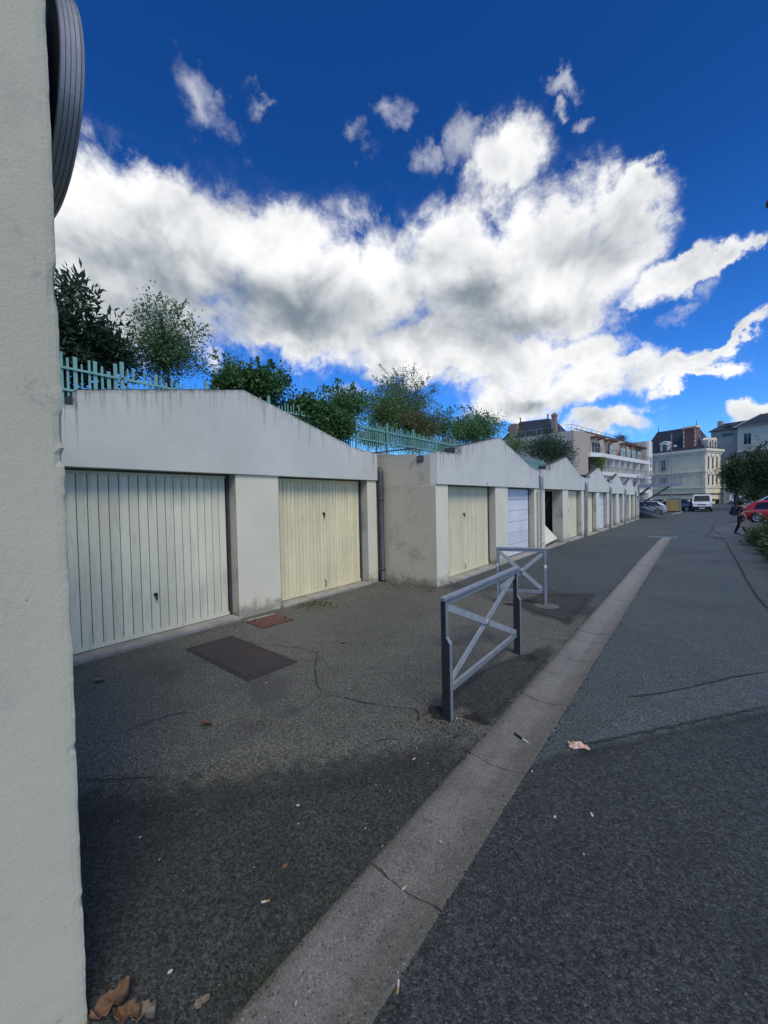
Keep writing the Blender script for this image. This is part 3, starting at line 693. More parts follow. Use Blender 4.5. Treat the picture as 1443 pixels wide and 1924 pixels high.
t2, fb = garage(2, -3.98, 6.84, 6.42, 0., 'garage with cream ribbed door and white sectional door beside the far barrier',
    [(.49, 2.94, 'ribs', 24, 'door_cream_grey', (.43, 1.38), True), (3.78, 6.02, 'section', 6, 'door_white', None, False)])
# the exposed flank of this garage, with its little zinc outlet
fl = MB(); fl.prism([(-5.6, -.05), (-.425, -.05), (-.425, 2.02-.004), (-.166, 2.016), (-.166, 2.60), (-.30, 2.61), (-.30, 2.46), (-.46, 2.47), (-.46, 2.64), (-1.5, 2.69), (-5.6, 2.74)], 1, -.0, .018)
fl.build('flank_wall', 'side_paint', t2)
B(-.425, -.04, -.0, .0019, -.05, 2.0).build('pier_cheek', 'side_paint', t2)
MB().bbox(-.45, -.31, -.03, .06, 2.475, 2.60, .006).build('gutter_outlet', 'zinc_dark', t2)
B(-5.6, -.5, -.035, .017, 2.745, 2.765).build('flashing', 'zinc_dark', t2)
downpipe(t2, 6.42, .06, 2.42, 'zinc', 'pipe_cream', 1.92, .06)
MB().tube([(.03, 6.22, 1.97), (.03, 6.22, .05)], .035, 10).build('thin_pipe', 'pipe_cream', t2)
t3, fb = garage(3, -3.98, 13.5, 6.35, .03, 'garage with a door hanging askew in a dark opening, then a plain cream door', 
    [(.45, 2.72, 'open', 0, 'door_pale', None, False), (3.55, 5.85, 'leaf', 1, 'door_cream', (.3, 1.25), True)])
# broken up-and-over door hanging askew in the opening
bd = MB(); bd.box(0, .03, 0, 2.05, 0, 1.86); bdo = bd.build('door', 'door_pale', t3, 'buckled pale green door hanging askew')
panels(bdo, 'door_pale', .02, 2.03, .02, 1.84, .031, 18)
bdo.location = (-.16, .56, .10); bdo.rotation_euler = (rad(3), rad(-42), 0)
MB().bar((-.5, 2.6, 1.75), (-.9, 2.45, .55), .03, .03).build('door_arm', 'frame_metal', t3)
downpipe(t3, 6.40, .06, 2.38, 'zinc', 'zinc', 1.9, .06)
spec = [('garage with two cream doors after the one with the askew door', ('leaf', 1, 'door_cream', (.5, 1.2), True), ('section', 6, 'door_white', None, False)),
        ('garage between two grey downpipes, fourth past the set back garage', ('leaf', 1, 'door_cream_grey', (.5, 1.2), True), ('leaf', 1, 'door_white', (.5, 1.2), False)),
        ('last full garage of the row before the short end bay', ('leaf', 1, 'door_cream', (.5, 1.2), True), ('leaf', 1, 'door_cream_grey', (.5, 1.2), False))]
spec[0] = ('garage with cream door and white sectional door, right past the one with the askew door',)+spec[0][1:]
y = 19.95
for i, (lb, d1, d2) in enumerate(spec):
    L = (6.35, 6.0, 5.85)[i]
    tt, fb = garage(4+i, -3.98, y, L, (.04, .04, .03)[i], lb, [(.45, 2.72)+d1, (3.5, L-.5)+d2], True)
    downpipe(tt, L+.03, .06, 2.36, 'zinc', 'zinc', 1.9, .06); y += L+.08
tt, fb = garage(7, -3.98, y, 3.2, -.02, 'short end bay of the garage row beside the steel staircase', [(.35, 1.3, 'leaf', 1, 'door_cream', None, False), (1.75, 2.8, 'leaf', 1, 'door_cream_grey', None, False)], True)

# ------------------------------------------------------------------ barriers with a St Andrew's cross
def barrier(p, q, h, label):
    p, q = Vector(p), Vector(q); d = q-p; L = d.length
    t = thing('barrier', label, 'barrier', p, math.atan2(d.y, d.x), 'grey metal barriers')   # local x along the barrier
    for x in (0, L):
        prof = [(-.022, -.05), (.052, -.05), (.052, .60), (.022, .645), (.022, h-.03), (-.022, h-.03)]
        po = MB().prism([(-a, b) for a, b in prof], 0, x-.02, x+.02).build('post', 'galvanised', t)
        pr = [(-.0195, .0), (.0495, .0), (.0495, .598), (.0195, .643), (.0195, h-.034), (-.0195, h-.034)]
        for xs in (x-.0235, x+.0205): MB().prism([(-a, b) for a, b in pr], 0, xs, xs+.003).build('shade_plate', 'galvanised_dark', po)  # dark plates put the shade of the post's end faces into the colour
    MB().prism([(-.03, h-.026), (.03, h-.026), (.03, h-.010), (.018, h), (-.018, h), (-.03, h-.010)], 0, -.04, L+.04).build('top_rail', 'galvanised', t)
    MB().bar((.021, 0, h-.05), (L-.021, 0, h-.05), .03, .035).build('upper_rail', 'galvanised', t)
    zl = .21
    MB().bar((.021, 0, zl), (L-.021, 0, zl), .028, .045).build('lower_rail', 'galvanised', t)
    a, b = Vector((.03, -.007, h-.085)), Vector((L-.03, -.007, zl+.03)); c, e = Vector((.03, .007, zl+.03)), Vector((L-.03, .007, h-.085))
    MB().bar(a, b, .013, .055).build('diagonal', 'galvanised_light', t); MB().bar(c, e, .013, .055).build('diagonal', 'galvanised_light', t)
    MB().lathe([(.001, -.022), (.03, -.022), (.034, -.016), (.034, .016), (.03, .022), (.001, .022)], 12, 'y', (L/2, 0, (h-.085+zl+.03)/2)).build('hub', 'galvanised', t)
    return t
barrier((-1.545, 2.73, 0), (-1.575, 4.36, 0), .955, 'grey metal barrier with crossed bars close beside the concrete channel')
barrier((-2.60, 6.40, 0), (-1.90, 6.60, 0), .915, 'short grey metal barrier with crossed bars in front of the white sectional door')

# ------------------------------------------------------------------ covers in the asphalt
cv = thing('access_cover', 'black rectangular double iron cover with rusty half, in front of pale green door', 'cover', (-4.09, 2.545, 0), rad(-3))
for x0, x1 in ((-.66, -.003), (.003, .66)):
    pl = MB().bbox(x0, x1, -.265, .265, -.02, .014, .004).build('plate', 'iron_cover', cv)
for x, y in ((-.6,-.22),(-.6,.22),(-.08,-.22),(-.08,.22),(.08,-.22),(.08,.22),(.6,-.22),(.6,.22)):
    kh = MB(); kh.box(x-.035, x-.01, y-.008, y+.008, .0145, .0165); kh.box(x+.01, x+.035, y-.008, y+.008, .0145, .0165); kh.build('lifting_slot', 'dark_gap', cv)
fm = MB(); fm.box(-.69, -.665, -.295, .295, .002, .010); fm.box(.665, .69, -.295, .295, .002, .010); fm.box(-.664, .664, -.295, -.27, .002, .010); fm.box(-.664, .664, .27, .295, .002, .010); fm.build('frame', 'iron_cover', cv)
cr = thing('cover_plate', 'small rusty brown steel plate at the foot of the pier', 'cover', (-4.90, 3.57, 0), rad(-4))
MB().bbox(-.225, .235, -.25, .25, .003, .016, .003).build('plate', 'rust', cr)
for x, y in ((-.12, -.17), (.1, .2)): MB().tube([(x, y, .015), (x, y, .05), (x+.012, y, .055)], .008, 6).build('lug', 'frame_metal', cr)
B(-.29, -.23, -.2, .25, .004, .012).build('mortar', 'sill_concrete', cr)
pd = MB().lathe([(.001, .016), (.15, .014), (.19, .006), (.2, .0)], 20, 'z', (-1.88, 6.55, 0)); tag(pd.build('concrete_pad', 'gutter_concrete'), 'round concrete pad under the right post of the short barrier', 'pad')

# ------------------------------------------------------------------ turquoise fence on the terrain edge
FX = -11.0; ZB = 3.74
fc = thing('fence', 'turquoise metal picket fence with uneven pickets above the garages', 'fence', (FX, 0, ZB))
Y0f, Y1f = 1.0, 38.6
for z in (.57, 1.05):
    MB().bar((.02, Y0f, z), (.02, Y1f, z), .03, .05).build('rail', 'turquoise', fc)
pst = B(-.035, .035, -.035, .035, -.1, 1.46).build('post', 'turquoise', fc); pst.location.y = 1.84
yy = 1.84+2.12
while yy < Y1f:
    o = pst.copy(); col.objects.link(o); o.parent = fc; o.location.y = yy; yy += 2.12
shapes = []
for w in (.028, .045, .075):
    mm = B(-.012, .012, -w/2, w/2, 0, 1.).build('picket', 'turquoise', fc); shapes.append((w, mm))
used = [False]*3; y = 1.2; n = 0
while y < Y1f-.1 and n < 285:
    k = random.choice((0, 0, 1, 1, 2) if y < 5 else (0, 1, 1, 0)); w, mm = shapes[k]
    if min(abs((y-1.84) % 2.12), 2.12-abs((y-1.84) % 2.12)) > .09:
        o = mm if not used[k] else mm.copy()
        if used[k]: col.objects.link(o); o.parent = fc
        used[k] = True
        lo = random.uniform(.08, .2); hi = random.uniform(1.13, 1.40)
        o.location = (-.013, y, lo); o.scale = (1, 1, hi-lo); n += 1
    y += random.uniform(.105, .155)

# ------------------------------------------------------------------ trees and shrubs
def leaves_mesh(name, P, D, ln, wd, mat, parent, kind=None, fold=.25, label=None):
    """P: leaf roots, D: leaf directions; each leaf a folded blade of four corners"""
    n = len(P); P = np.asarray(P); D = np.asarray(D); D = D/np.maximum(1e-6, np.linalg.norm(D, axis=1))[:, None]
    A = np.random.normal(size=(n, 3)); S = np.cross(D, A); S /= np.maximum(1e-6, np.linalg.norm(S, axis=1))[:, None]; N = np.cross(S, D)
    l = (ln*np.random.uniform(.6, 1.25, n))[:, None]; w = (wd*np.random.uniform(.6, 1.2, n))[:, None]
    v = np.empty((n, 5, 3)); v[:, 0] = P; v[:, 1] = P+D*l*.5+S*w*.5+N*w*fold; v[:, 2] = P+D*l-N*l*.08; v[:, 3] = P+D*l*.5-S*w*.5+N*w*fold; v[:, 4] = P+D*l*.5
    tint = np.repeat(np.clip(np.random.beta(2., 2.2, n), 0, 1), 5)
    me = bpy.data.meshes.new(name); base = (np.arange(n)*5)[:, None]
    f = np.concatenate([base+np.array([0, 1, 4]), base+np.array([1, 2, 4]), base+np.array([4, 2, 3]), base+np.array([0, 4, 3])], 1).reshape(-1)
    me.vertices.add(n*5); me.vertices.foreach_set('co', v.reshape(-1)); nf = n*4
    me.loops.add(nf*3); me.loops.foreach_set('vertex_index', f.astype(np.int32)); me.polygons.add(nf)
    me.polygons.foreach_set('loop_start', np.arange(0, nf*3, 3, dtype=np.int32)); me.polygons.foreach_set('loop_total', np.full(nf, 3, dtype=np.int32))
    me.update(calc_edges=True); a = me.attributes.new('tint', 'FLOAT', 'POINT'); a.data.foreach_set('value', tint.astype(np.float32)); me.validate()
    return link(name, me, mat, parent, label, kind)
def tree(name, label, base, centre, rad3, n, ln, wd, mat, clumps=40, csize=.3, droop=0., trunk_r=.07, up=.2, hollow=.45, bark='twig', sprays=0, cat='tree', group='trees and shrubs behind the fence', stems=1, twigs=True):
    base, centre = Vector(base), Vector(centre); t = thing(name, label, cat, base, 0, group)
    c = np.array(centre-base); r = np.array(rad3, float)
    # clump centres spread through the crown, uneven outline
    cc = []
    while len(cc) < clumps:
        v = np.random.normal(size=3); v /= np.linalg.norm(v); k = np.random.uniform(hollow, 1.)*(1+.18*math.sin(3*v[0]*2+v[1]*4+len(name)))
        cc.append(c+v*r*k)
    tips = list(cc)
    for _ in range(sprays):      # thin shoots that stand out of the crown
        v = np.random.normal(size=3); v[2] = abs(v[2])*1.2+.3; v /= np.linalg.norm(v); tips.append(c+v*r*np.random.uniform(1.05, 1.4))
    tips = np.array(tips)
    P, D = [], []; per = max(1, n//len(tips))
    br = MB(); hub = Vector(c)-Vector((0, 0, r[2]*.55))
    for i, q in enumerate(tips):
        spray = i >= len(cc); q = Vector(q)
        st = hub.lerp(Vector(c), random.uniform(0, .7)) if not spray else Vector(c).lerp(q, .45)
        mid = st.lerp(q, .5)+Vector(np.random.normal(size=3)*.06*float(r.mean()))+Vector((0, 0, .05*r[2]))
        if twigs: br.tube([st, mid, q], [trunk_r*.3, max(.006, trunk_r*.17), max(.004, trunk_r*.06)], 5, False)
        m_ = per if not spray else max(6, per//5)
        if spray:
            tt = np.random.uniform(.1, 1., m_)[:, None]; pts = np.array(mid)*(1-tt)+np.array(q)*tt+np.random.normal(size=(m_, 3))*.02; dr = np.random.normal(size=(m_, 3))+np.array(q-mid)[None]/max(.01, (q-mid).length)
        else:
            s_ = csize*np.random.uniform(.55, 1.25); g = np.random.normal(size=(m_, 3)); pts = np.array(q)+g*s_*.5*np.array([1, 1, .8])
            dr = g*.8+np.random.normal(size=(m_, 3))*.8
        dr[:, 2] += up-droop*1.5; P.append(pts); D.append(dr)
    leaves_mesh('crown', np.concatenate(P), np.concatenate(D), ln, wd, mat, t)
    for s_ in range(stems):
        off = Vector((random.uniform(-.15, .15), random.uniform(-.15, .15), 0))*(0 if stems == 1 else 2)
        pth = [Vector((off.x, off.y, -.05)), Vector((off.x, off.y, 0)).lerp(hub, .5)+Vector((random.uniform(-.06, .06), random.uniform(-.06, .06), 0)), hub+off*.3, Vector(c)]
        br.tube(pth, [trunk_r, trunk_r*.85, trunk_r*.6, trunk_r*.25], 7, False)
    br.build('trunk', bark, t)
    return t
def crown_px(px, py, rx, ry, X):
    c = on_x(px, py, X); k = abs((on_x(px, py-ry, X)-c).z); h = (on_x(px+rx, py, X)-c).length; return c, h, k
def bush(px, py, rx, ry, X, name, label, n, ln, wd, mat, depth=None, **kw):
    c, h, k = crown_px(px, py, rx, ry, X)
    # a sideways span in the picture is a longer span along the fence
    dpt = depth or min(1.6, k*.9)
    return tree(name, label, (c.x-random.uniform(0, .1), c.y, ZB), c, (dpt, h*.8, k), n, ln, wd, mat, **kw)
bush(120, 642, 105, 102, -12.7, 'loquat_tree', 'dark evergreen tree with long narrow leaves rising highest behind the fence', 6500, .26, .075, 'leaf_dark', clumps=105, csize=.36, up=.45, trunk_r=.1, hollow=.25, sprays=3)
bush(210, 665, 50, 55, -12.3, 'loquat_tree', 'lower branch of dark long leaved foliage beside the feathery tree', 1300, .24, .07, 'leaf_dark', clumps=30, csize=.32, up=.3, trunk_r=.06, hollow=.2)
bush(312, 660, 72, 78, -12.4, 'feathery_tree', 'feathery grey green tree with tiny leaves and thin upright shoots', 13000, .085, .048, 'leaf_birch', clumps=110, csize=.42, droop=.1, trunk_r=.035, hollow=.1, sprays=46, stems=2)
bush(425, 700, 42, 32, -12.0, 'sapling', 'thin sapling with sparse twigs between the feathery tree and the ivy mound', 1500, .10, .055, 'leaf_mid', clumps=22, csize=.28, trunk_r=.022, hollow=.2, sprays=16)
bush(492, 724, 56, 36, -11.6, 'ivy_bush', 'rounded leafy green bush bulging over the sloping parapet', 5200, .13, .10, 'leaf_ivy', clumps=60, csize=.3, trunk_r=.05, hollow=.2, sprays=16)
bush(435, 722, 40, 22, -11.35, 'ivy_bush', 'low creeper trailing along the fence beside the rounded leafy bush', 1500, .12, .10, 'leaf_ivy', clumps=24, csize=.22, trunk_r=.03, hollow=.1)
bush(585, 778, 62, 30, -11.25, 'creeper', 'dense creeper covering the fence above the set back garage', 6500, .13, .11, 'leaf_ivy', clumps=60, csize=.3, trunk_r=.04, hollow=.0, depth=.35, cat='shrub')
bush(632, 798, 34, 42, -10.93, 'creeper', 'hanging end of the creeper at the open stretch of fence', 4200, .12, .10, 'leaf_ivy', clumps=40, csize=.28, trunk_r=.03, hollow=.0, depth=.3, cat='shrub')
bush(655, 762, 48, 34, -13.4, 'fruit_tree', 'loose green tree with open twigs behind the creeper', 6000, .14, .075, 'leaf_mid', clumps=60, csize=.55, trunk_r=.03, hollow=.2, sprays=24)
bush(725, 778, 40, 40, -14.5, 'willow', 'yellowish green drooping tree with tall wispy top', 9000, .19, .055, 'leaf_light', clumps=70, csize=.65, droop=.5, trunk_r=.04, hollow=.2, sprays=16)
bush(765, 765, 62, 55, -15., 'willow', 'grey green drooping tree behind the brownish bush', 13000, .19, .05, 'leaf_birch', clumps=85, csize=.75, droop=.6, trunk_r=.04, hollow=.2, sprays=30)
bush(788, 805, 36, 28, -13.2, 'brown_bush', 'brownish round bush below the drooping trees', 7500, .13, .08, 'leaf_brown', clumps=55, csize=.5, trunk_r=.03, hollow=.2)
bush(832, 800, 20, 28, -14., 'willow', 'narrow drooping tree right of the brownish bush', 3600, .18, .05, 'leaf_mid', clumps=30, csize=.6, droop=.7, trunk_r=.03, hollow=.1, sprays=6)
bush(895, 806, 52, 28, -13.5, 'apple_tree', 'bushy olive green tree behind the gable of the second garage', 9500, .15, .09, 'leaf_mid', clumps=75, csize=.7, trunk_r=.04, hollow=.2, sprays=26)
bush(868, 815, 28, 22, -14.5, 'brown_bush', 'reddish brown shrub beside the bushy olive green tree', 4000, .14, .08, 'leaf_brown', clumps=34, csize=.6, trunk_r=.03, hollow=.1)
bush(968, 835, 24, 24, -13., 'hazel', 'light green shrub between the gable and the dark round tree', 2400, .14, .08, 'leaf_light', clumps=30, csize=.5, trunk_r=.05, hollow=.1, sprays=6)
bush(705, 822, 40, 17, -12.2, 'low_shrub', 'low dark green shrub behind the open stretch of fence', 3800, .11, .07, 'leaf_mid', clumps=40, csize=.45, trunk_r=.03, hollow=.0, depth=.7, cat='shrub')
bush(775, 833, 40, 15, -12.2, 'low_shrub', 'low leafy shrub between the brownish bush and the fence', 3800, .11, .07, 'leaf_ivy', clumps=40, csize=.45, trunk_r=.03, hollow=.0, depth=.7, cat='shrub')
bush(835, 842, 32, 14, -12.2, 'low_shrub', 'low dull green shrub at the end of the open fence beside the gable', 3200, .11, .07, 'leaf_brown', clumps=36, csize=.45, trunk_r=.03, hollow=.0, depth=.7, cat='shrub')
bush(1033, 847, 44, 30, -12., 'dark_tree', 'dense dark round tree in front of the apartment block', 12000, .17, .10, 'leaf_dark', clumps=95, csize=.8, trunk_r=.06, hollow=.2, sprays=18)

# ------------------------------------------------------------------ buildings
def frame(C, d):
    """object frame: local x along d, z up"""
    return Vector((C.x, C.y, 0)), math.atan2(d[1], d[0])
def bx(name, mat, parent, *a, **k): return B(*a).build(name, mat, parent, **k)
def window(parent, x0, x1, y, z0, z1, out=-1, mat='white_render', panes=2, sill=True, axis='x', name='window', fw=.07):
    """window on a wall; out = sign of the outward direction along the wall normal"""
    def bb(a0, a1, d0, d1, zz0, zz1):
        return (a0, a1, y+out*d0, y+out*d1, zz0, zz1) if axis == 'x' else (y+out*d0, y+out*d1, a0, a1, zz0, zz1)
    f = MB(); f.box(*bb(x0, x0+fw, .004, .06, z0, z1)); f.box(*bb(x1-fw, x1, .004, .06, z0, z1)); f.box(*bb(x0+fw, x1-fw, .004, .06, z1-fw, z1)); f.box(*bb(x0+fw, x1-fw, .004, .06, z0, z0+fw))
    w = f.build(name, mat, parent); n = panes; W = (x1-x0-2*fw)/n
    for k in range(n): bx('pane', 'window_glass', w, *bb(x0+fw+k*W+.02, x0+fw+(k+1)*W-.02, .005, .02, z0+fw, z1-fw))
    if n > 1:
        for k in range(1, n): bx('mullion', mat, w, *bb(x0+fw+k*W-.02, x0+fw+k*W+.02, .004, .05, z0+fw, z1-fw))
    if sill: bx('sill', 'trim_stone', w, *bb(x0-.12, x1+.12, .003, .16, z0-.12, z0-.003))
    return w
# apartment block: taupe gable end, rounded white balconies, stair tower at the far end
C = at_depth(1078, 860, 62); dv = (.1717, .985); loc, rz = frame(C, dv)
ap = thing('apartment_block', 'taupe apartment block with curved white balconies behind the garages', 'building', loc, rz)
LA = 40.6
def ap_roof(u): return 12.05+.3*min(u, 12)/12-.25*max(0, u-12)/28
bx('end_wall', 'taupe_light', ap, .0, .35, .35, 13., 0, 12.0)
wall = MB(); wall.prism([(0, 0), (5.6, 0), (5.6, 12.2), (0, 12.03)], 1, 0, -.003+.35) ; wall.build('front_wall', 'taupe_render', ap)
bx('front_wall', 'taupe_render', ap, 5.6, 30., .0, .35, 9.0, 12.25); bx('front_wall', 'taupe_light', ap, 5.6, 36., 1.4, 1.7, 0, 9.0)
rfm = MB(); rfm.box(.1, 36, .36, 12.9, 11.8, 11.95); rfm.build('roof', 'rough_concrete', ap)
bx('eave', 'red_brown', ap, -.05, 30., -.09, .0-.003, 12.2, 12.32)
rl = MB(); rl.bar((0, .3, 12.95), (36, .3, 12.75), .05); rl.bar((0, .3, 12.95), (0, 9, 12.95), .05)
for k in range(19): rl.bar((k*2., .3, 11.95), (k*2., .3, 12.94-k*.0111), .05)
for k in range(5): rl.bar((0.15, 2+k*2, 12.0), (.15, 2+k*2, 12.95), .05)
rl.build('roof_railing', 'galvanised', ap)
def balcony(z0, z1, u0, u1, dep):
    pts = [(u0, -.004), (u0, -dep*.35)]
    for k in range(1, 7):
        a = k/6*math.pi/2; pts.append((u0+3.2*(1-math.cos(a)) if False else u0+2.6*math.sin(a)**1.2, -dep*.35-dep*.65*math.sin(a)))
    pts += [(u1, -dep), (u1, -.004)]
    bcy = MB().prism(pts, 2, z0, z1).build('balcony', 'white_render', ap)
    r = MB(); edge = pts[1:-1]
    dense = []
    for (a, b) in zip(edge[:-1], edge[1:]):
        m_ = max(1, int(math.hypot(b[0]-a[0], b[1]-a[1])/.9)); dense += [(a[0]+(b[0]-a[0])*i/m_, a[1]+(b[1]-a[1])*i/m_) for i in range(m_)]
    dense.append(edge[-1])
    for (a, b) in zip(dense[:-1], dense[1:]):
        r.bar((a[0], a[1]+.08, z1+.85), (b[0], b[1]+.08, z1+.85), .06); r.bar((a[0], a[1]+.08, z1-.01), (a[0], a[1]+.08, z1+.85), .045)
    r.build('railing', 'rail_brown', bcy)
    return bcy
balcony(8.35, 9.0, 5.4, 35.4, 1.2); balcony(5.45, 6.05, 6.0, 35.6, 1.2); balcony(2.6, 3.15, 6.0, 35.6, 1.2)
window(ap, 6.9, 10.8, 0, 9.1, 10.9, -1, 'white_render', 3, False)
for u in (14.5, 20.5, 26., 31.): bx('door', 'window_glass', ap, u, u+1.1, -.03, -.003, 9.1, 11.1)
for u in (13.2, 18.8, 22., 25., 28.5): bx('glass_screen', 'glass_screen', ap, u, u+2.4, -.7, -.67, 9.05, 10.7)
for u0, n_ in ((6.6, 4), (12.6, 4), (20.5, 4), (25.5, 4), (29.5, 4)):
    pgo = bx('pergola', 'red_brown', ap, u0, u0+.18, -1.2, -.004, 11.35, 11.55); bx('beam', 'red_brown', pgo, u0+3.1, u0+3.28, -1.2, -.004, 11.35, 11.55)
    for k in range(n_): bx('slat', 'red_brown', pgo, u0-.3, u0+3.7, -1.15+k*.3, -1.04+k*.3, 11.553, 11.68)
for lev in (6.05, 3.15, 0.):
    for u in (10.6, 14.3, 17.2, 20.4, 23.8, 28.2, 32.3): bx('partition', 'white_render', ap, u, u+.18, -1.05, 1.39, lev+.003, lev+2.3)
    for u in (8.6, 11.6, 16., 21.8, 25.5, 30.): bx('door', 'window_glass', ap, u, u+1.3, 1.34, 1.397, lev+.05, lev+2.15)
tw = bx('stair_tower', 'taupe_light', ap, 35.8, 37.6, -.25, 4., 0, 13.3)
bx('tower_face', 'white_render', ap, 37.6, 40.2, -.27, 4., 0, 13.5)
for z, mt in ((8.0, 'window_glass'), (5.2, 'red_brown'), (2.6, 'window_glass')): bx('window', mt, ap, 38.6, 39.4, -.30, -.273, z, z+2.1)
tree('balcony_shrub', 'pale green shrub growing on the lower curved balcony', Vector((C.x, C.y, 6.06))+Vector((dv[0], dv[1], 0))*8.4+Vector((.985, -.17, 0))*.5, Vector((C.x, C.y, 7.3))+Vector((dv[0], dv[1], 0))*8.4+Vector((.985, -.17, 0))*.5, (1.2, 1.9, 1.25), 3000, .22, .08, 'leaf_light', clumps=40, csize=.6, trunk_r=.05, cat='shrub', group=None, hollow=.1, sprays=8)
tree('roof_shrub', 'small dark shrub on the roof terrace of the apartment block', Vector((C.x, C.y, 11.96))+Vector((dv[0], dv[1], 0))*27.5+Vector((-.985, .17, 0))*2, Vector((C.x, C.y, 13.2))+Vector((dv[0], dv[1], 0))*27.5+Vector((-.985, .17, 0))*2, (1.2, 2.4, .9), 1500, .25, .1, 'leaf_dark', clumps=26, csize=.6, trunk_r=.05, cat='shrub', group=None, hollow=.1, sprays=6)

# old villa with slate roof and brick chimney stack
S = 1.073; C = at_depth(1325, 900, 82*S); dv = (-.897, .442); loc, rz = frame(C, dv)
vi = thing('villa', 'cream stone villa with steep slate roof and tall red brick chimney', 'building', loc, rz)
def vz(z): return 1.7+(z-1.7)*S
UL, DR = 13.5, 6.2         # left face length, right face length; outward = +y, right face at x=0 faces -x
zc0, zc1, zs, zp = vz(10.25), vz(11.1), vz(6.45), vz(3.25)
bx('wall', 'cream_stone', vi, 0, UL, -DR, 0, 0, zc0)
def band(z0, z1, p, mat='trim_stone', nm='cornice'):
    q = MB(); q.box(-p, UL, .003, p, z0, z1); q.box(-p, -.003, -DR-p, .0, z0, z1); q.build(nm, mat, vi)
band(zc0-.35, zc0-.1, .14, 'trim_stone', 'frieze'); band(zc0, zc0+.4, .3); band(zc0+.402, zc1, .55)
bx('cornice_core', 'trim_stone', vi, 0, UL, -DR, 0, zc0+.003, zc1)
band(zs, zs+.28, .22, nm='string_course'); band(zs-.55, zs-.35, .12, nm='string_course'); band(zp, zp+.25, .15, nm='string_course'); band(zp-1.4, zp-1.1, .1, 'red_brown', 'plinth_band')
rz0, rz1 = zc1+.003, vz(16.1)
r = MB(); ov = .35
r.add([(-ov, ov, rz0), (UL, ov, rz0), (UL, -DR-ov, rz0), (-ov, -DR-ov, rz0), (1.0, -.75, rz0+1.2), (UL, -.75, rz0+1.2), (UL, -DR+.75, rz0+1.2), (1.0, -DR+.75, rz0+1.2), (3.1, -DR/2+.35, rz1), (UL-2., -DR/2+.35, rz1), (UL-2., -DR/2-.35, rz1), (3.1, -DR/2-.35, rz1)],
   [(0,1,5,4),(1,2,6,5),(2,3,7,6),(3,0,4,7),(4,5,9,8),(5,6,10,9),(6,7,11,10),(7,4,8,11),(8,9,10,11),(3,2,1,0)])
rf = r.build('roof', 'slate', vi)
MB().tube([(-.3, .33, rz0+.05), (1.0, -.73, rz0+1.25), (3.1, -DR/2+.35, rz1+.02)], .09, 6).build('hip_flashing', 'zinc', rf)
for u in (3.2, UL-2.1): MB().tube([(u, -DR/2, rz1-.1), (u, -DR/2, rz1+.5), (u, -DR/2, rz1+1.5)], [.12, .07, .03], 6).build('finial', 'steel_dark', rf)
chm = MB().box(1.95, 4.45, -1.9, -.25, rz0+.1, vz(15.6)); cho = chm.build('chimney', 'brick', rf)
for z in np.arange(rz0+.3, vz(15.4), .5):
    for x in (1.93, 4.25):
        e = .12 if int(round(z/.5)) % 2 else 0
        bx('quoin', 'trim_stone', cho, x-(0 if x < 3 else e), x+.22+(e if x < 3 else 0), -.247, -.19, z, z+.3)
bx('chimney_cap', 'trim_stone', cho, 1.75, 4.65, -2.1, -.05, vz(15.6), vz(15.95))
dm = MB().box(7.35, 9.35, -1.9, -.1, rz0+.05, rz0+2.0); dmo = dm.build('dormer', 'trim_stone', rf)
MB().prism([(7.15, rz0+2.003), (9.55, rz0+2.003), (9.2, rz0+2.4), (8.35, rz0+2.7), (7.5, rz0+2.4)], 1, -2., .05).build('pediment', 'trim_stone', dmo)
bx('window', 'window_glass', dmo, 7.9, 8.8, -.097, -.06, rz0+.35, rz0+1.75)
for x0, z0, z1 in ((8.0, vz(7.05), vz(9.45)), (10.9, vz(7.05), vz(9.45)), (8.0, vz(3.9), vz(5.75)), (10.9, vz(3.9), vz(5.75))):
    w = window(vi, x0, x0+1.1, 0, z0, z1, 1, 'trim_stone', 2)
    for s_ in (-.55, 1.12): bx('shutter', 'shutter', w, x0+s_, x0+s_+.42, .01, .07, z0, z1)
    if z0 > 5:
        bx('lintel', 'trim_stone', w, x0-.6, x0+1.7, .005, .25, z1+.25, z1+.45); MB().prism([(x0-.7, z1+.453), (x0+1.8, z1+.453), (x0+.55, z1+1.0)], 1, .004, .28).build('pediment', 'trim_stone', w)
bx('quoin_strip', 'trim_stone', vi, .003, .45, .003, .09, 0, zc0-.36); bx('quoin_strip', 'trim_stone', vi, -.09, -.003, -.5, .09, 0, zc0-.36)
for k, u in enumerate((.85, 2.55, 4.25)):
    for z0, z1 in ((vz(7.0), vz(9.3)), (vz(3.8), vz(5.8))):
        w = window(vi, -u-.75, -u, 0, z0, z1, -1, 'trim_stone', 1, True, 'y')
        MB().lathe([(.001, -.22), (.5, -.22), (.55, -.004), (.001, -.004)], 12, 'x', (0, -u-.37, z1+.45)).build('scallop', 'trim_stone', w)
for k, u in enumerate((1.4, 3.4)):
    d_ = bx('dormer', 'trim_stone', rf, .0, 1.2, -u-1.2, -u, rz0+.05, rz0+1.9); MB().prism([(-u-1.4, rz0+1.903), (-u+.2, rz0+1.903), (-u-.6, rz0+2.5)], 0, -.1, 1.2).build('pediment', 'trim_stone', d_)
    bx('window', 'window_glass', d_, -.04, -.003, -u-.9, -u-.3, rz0+.3, rz0+1.6)
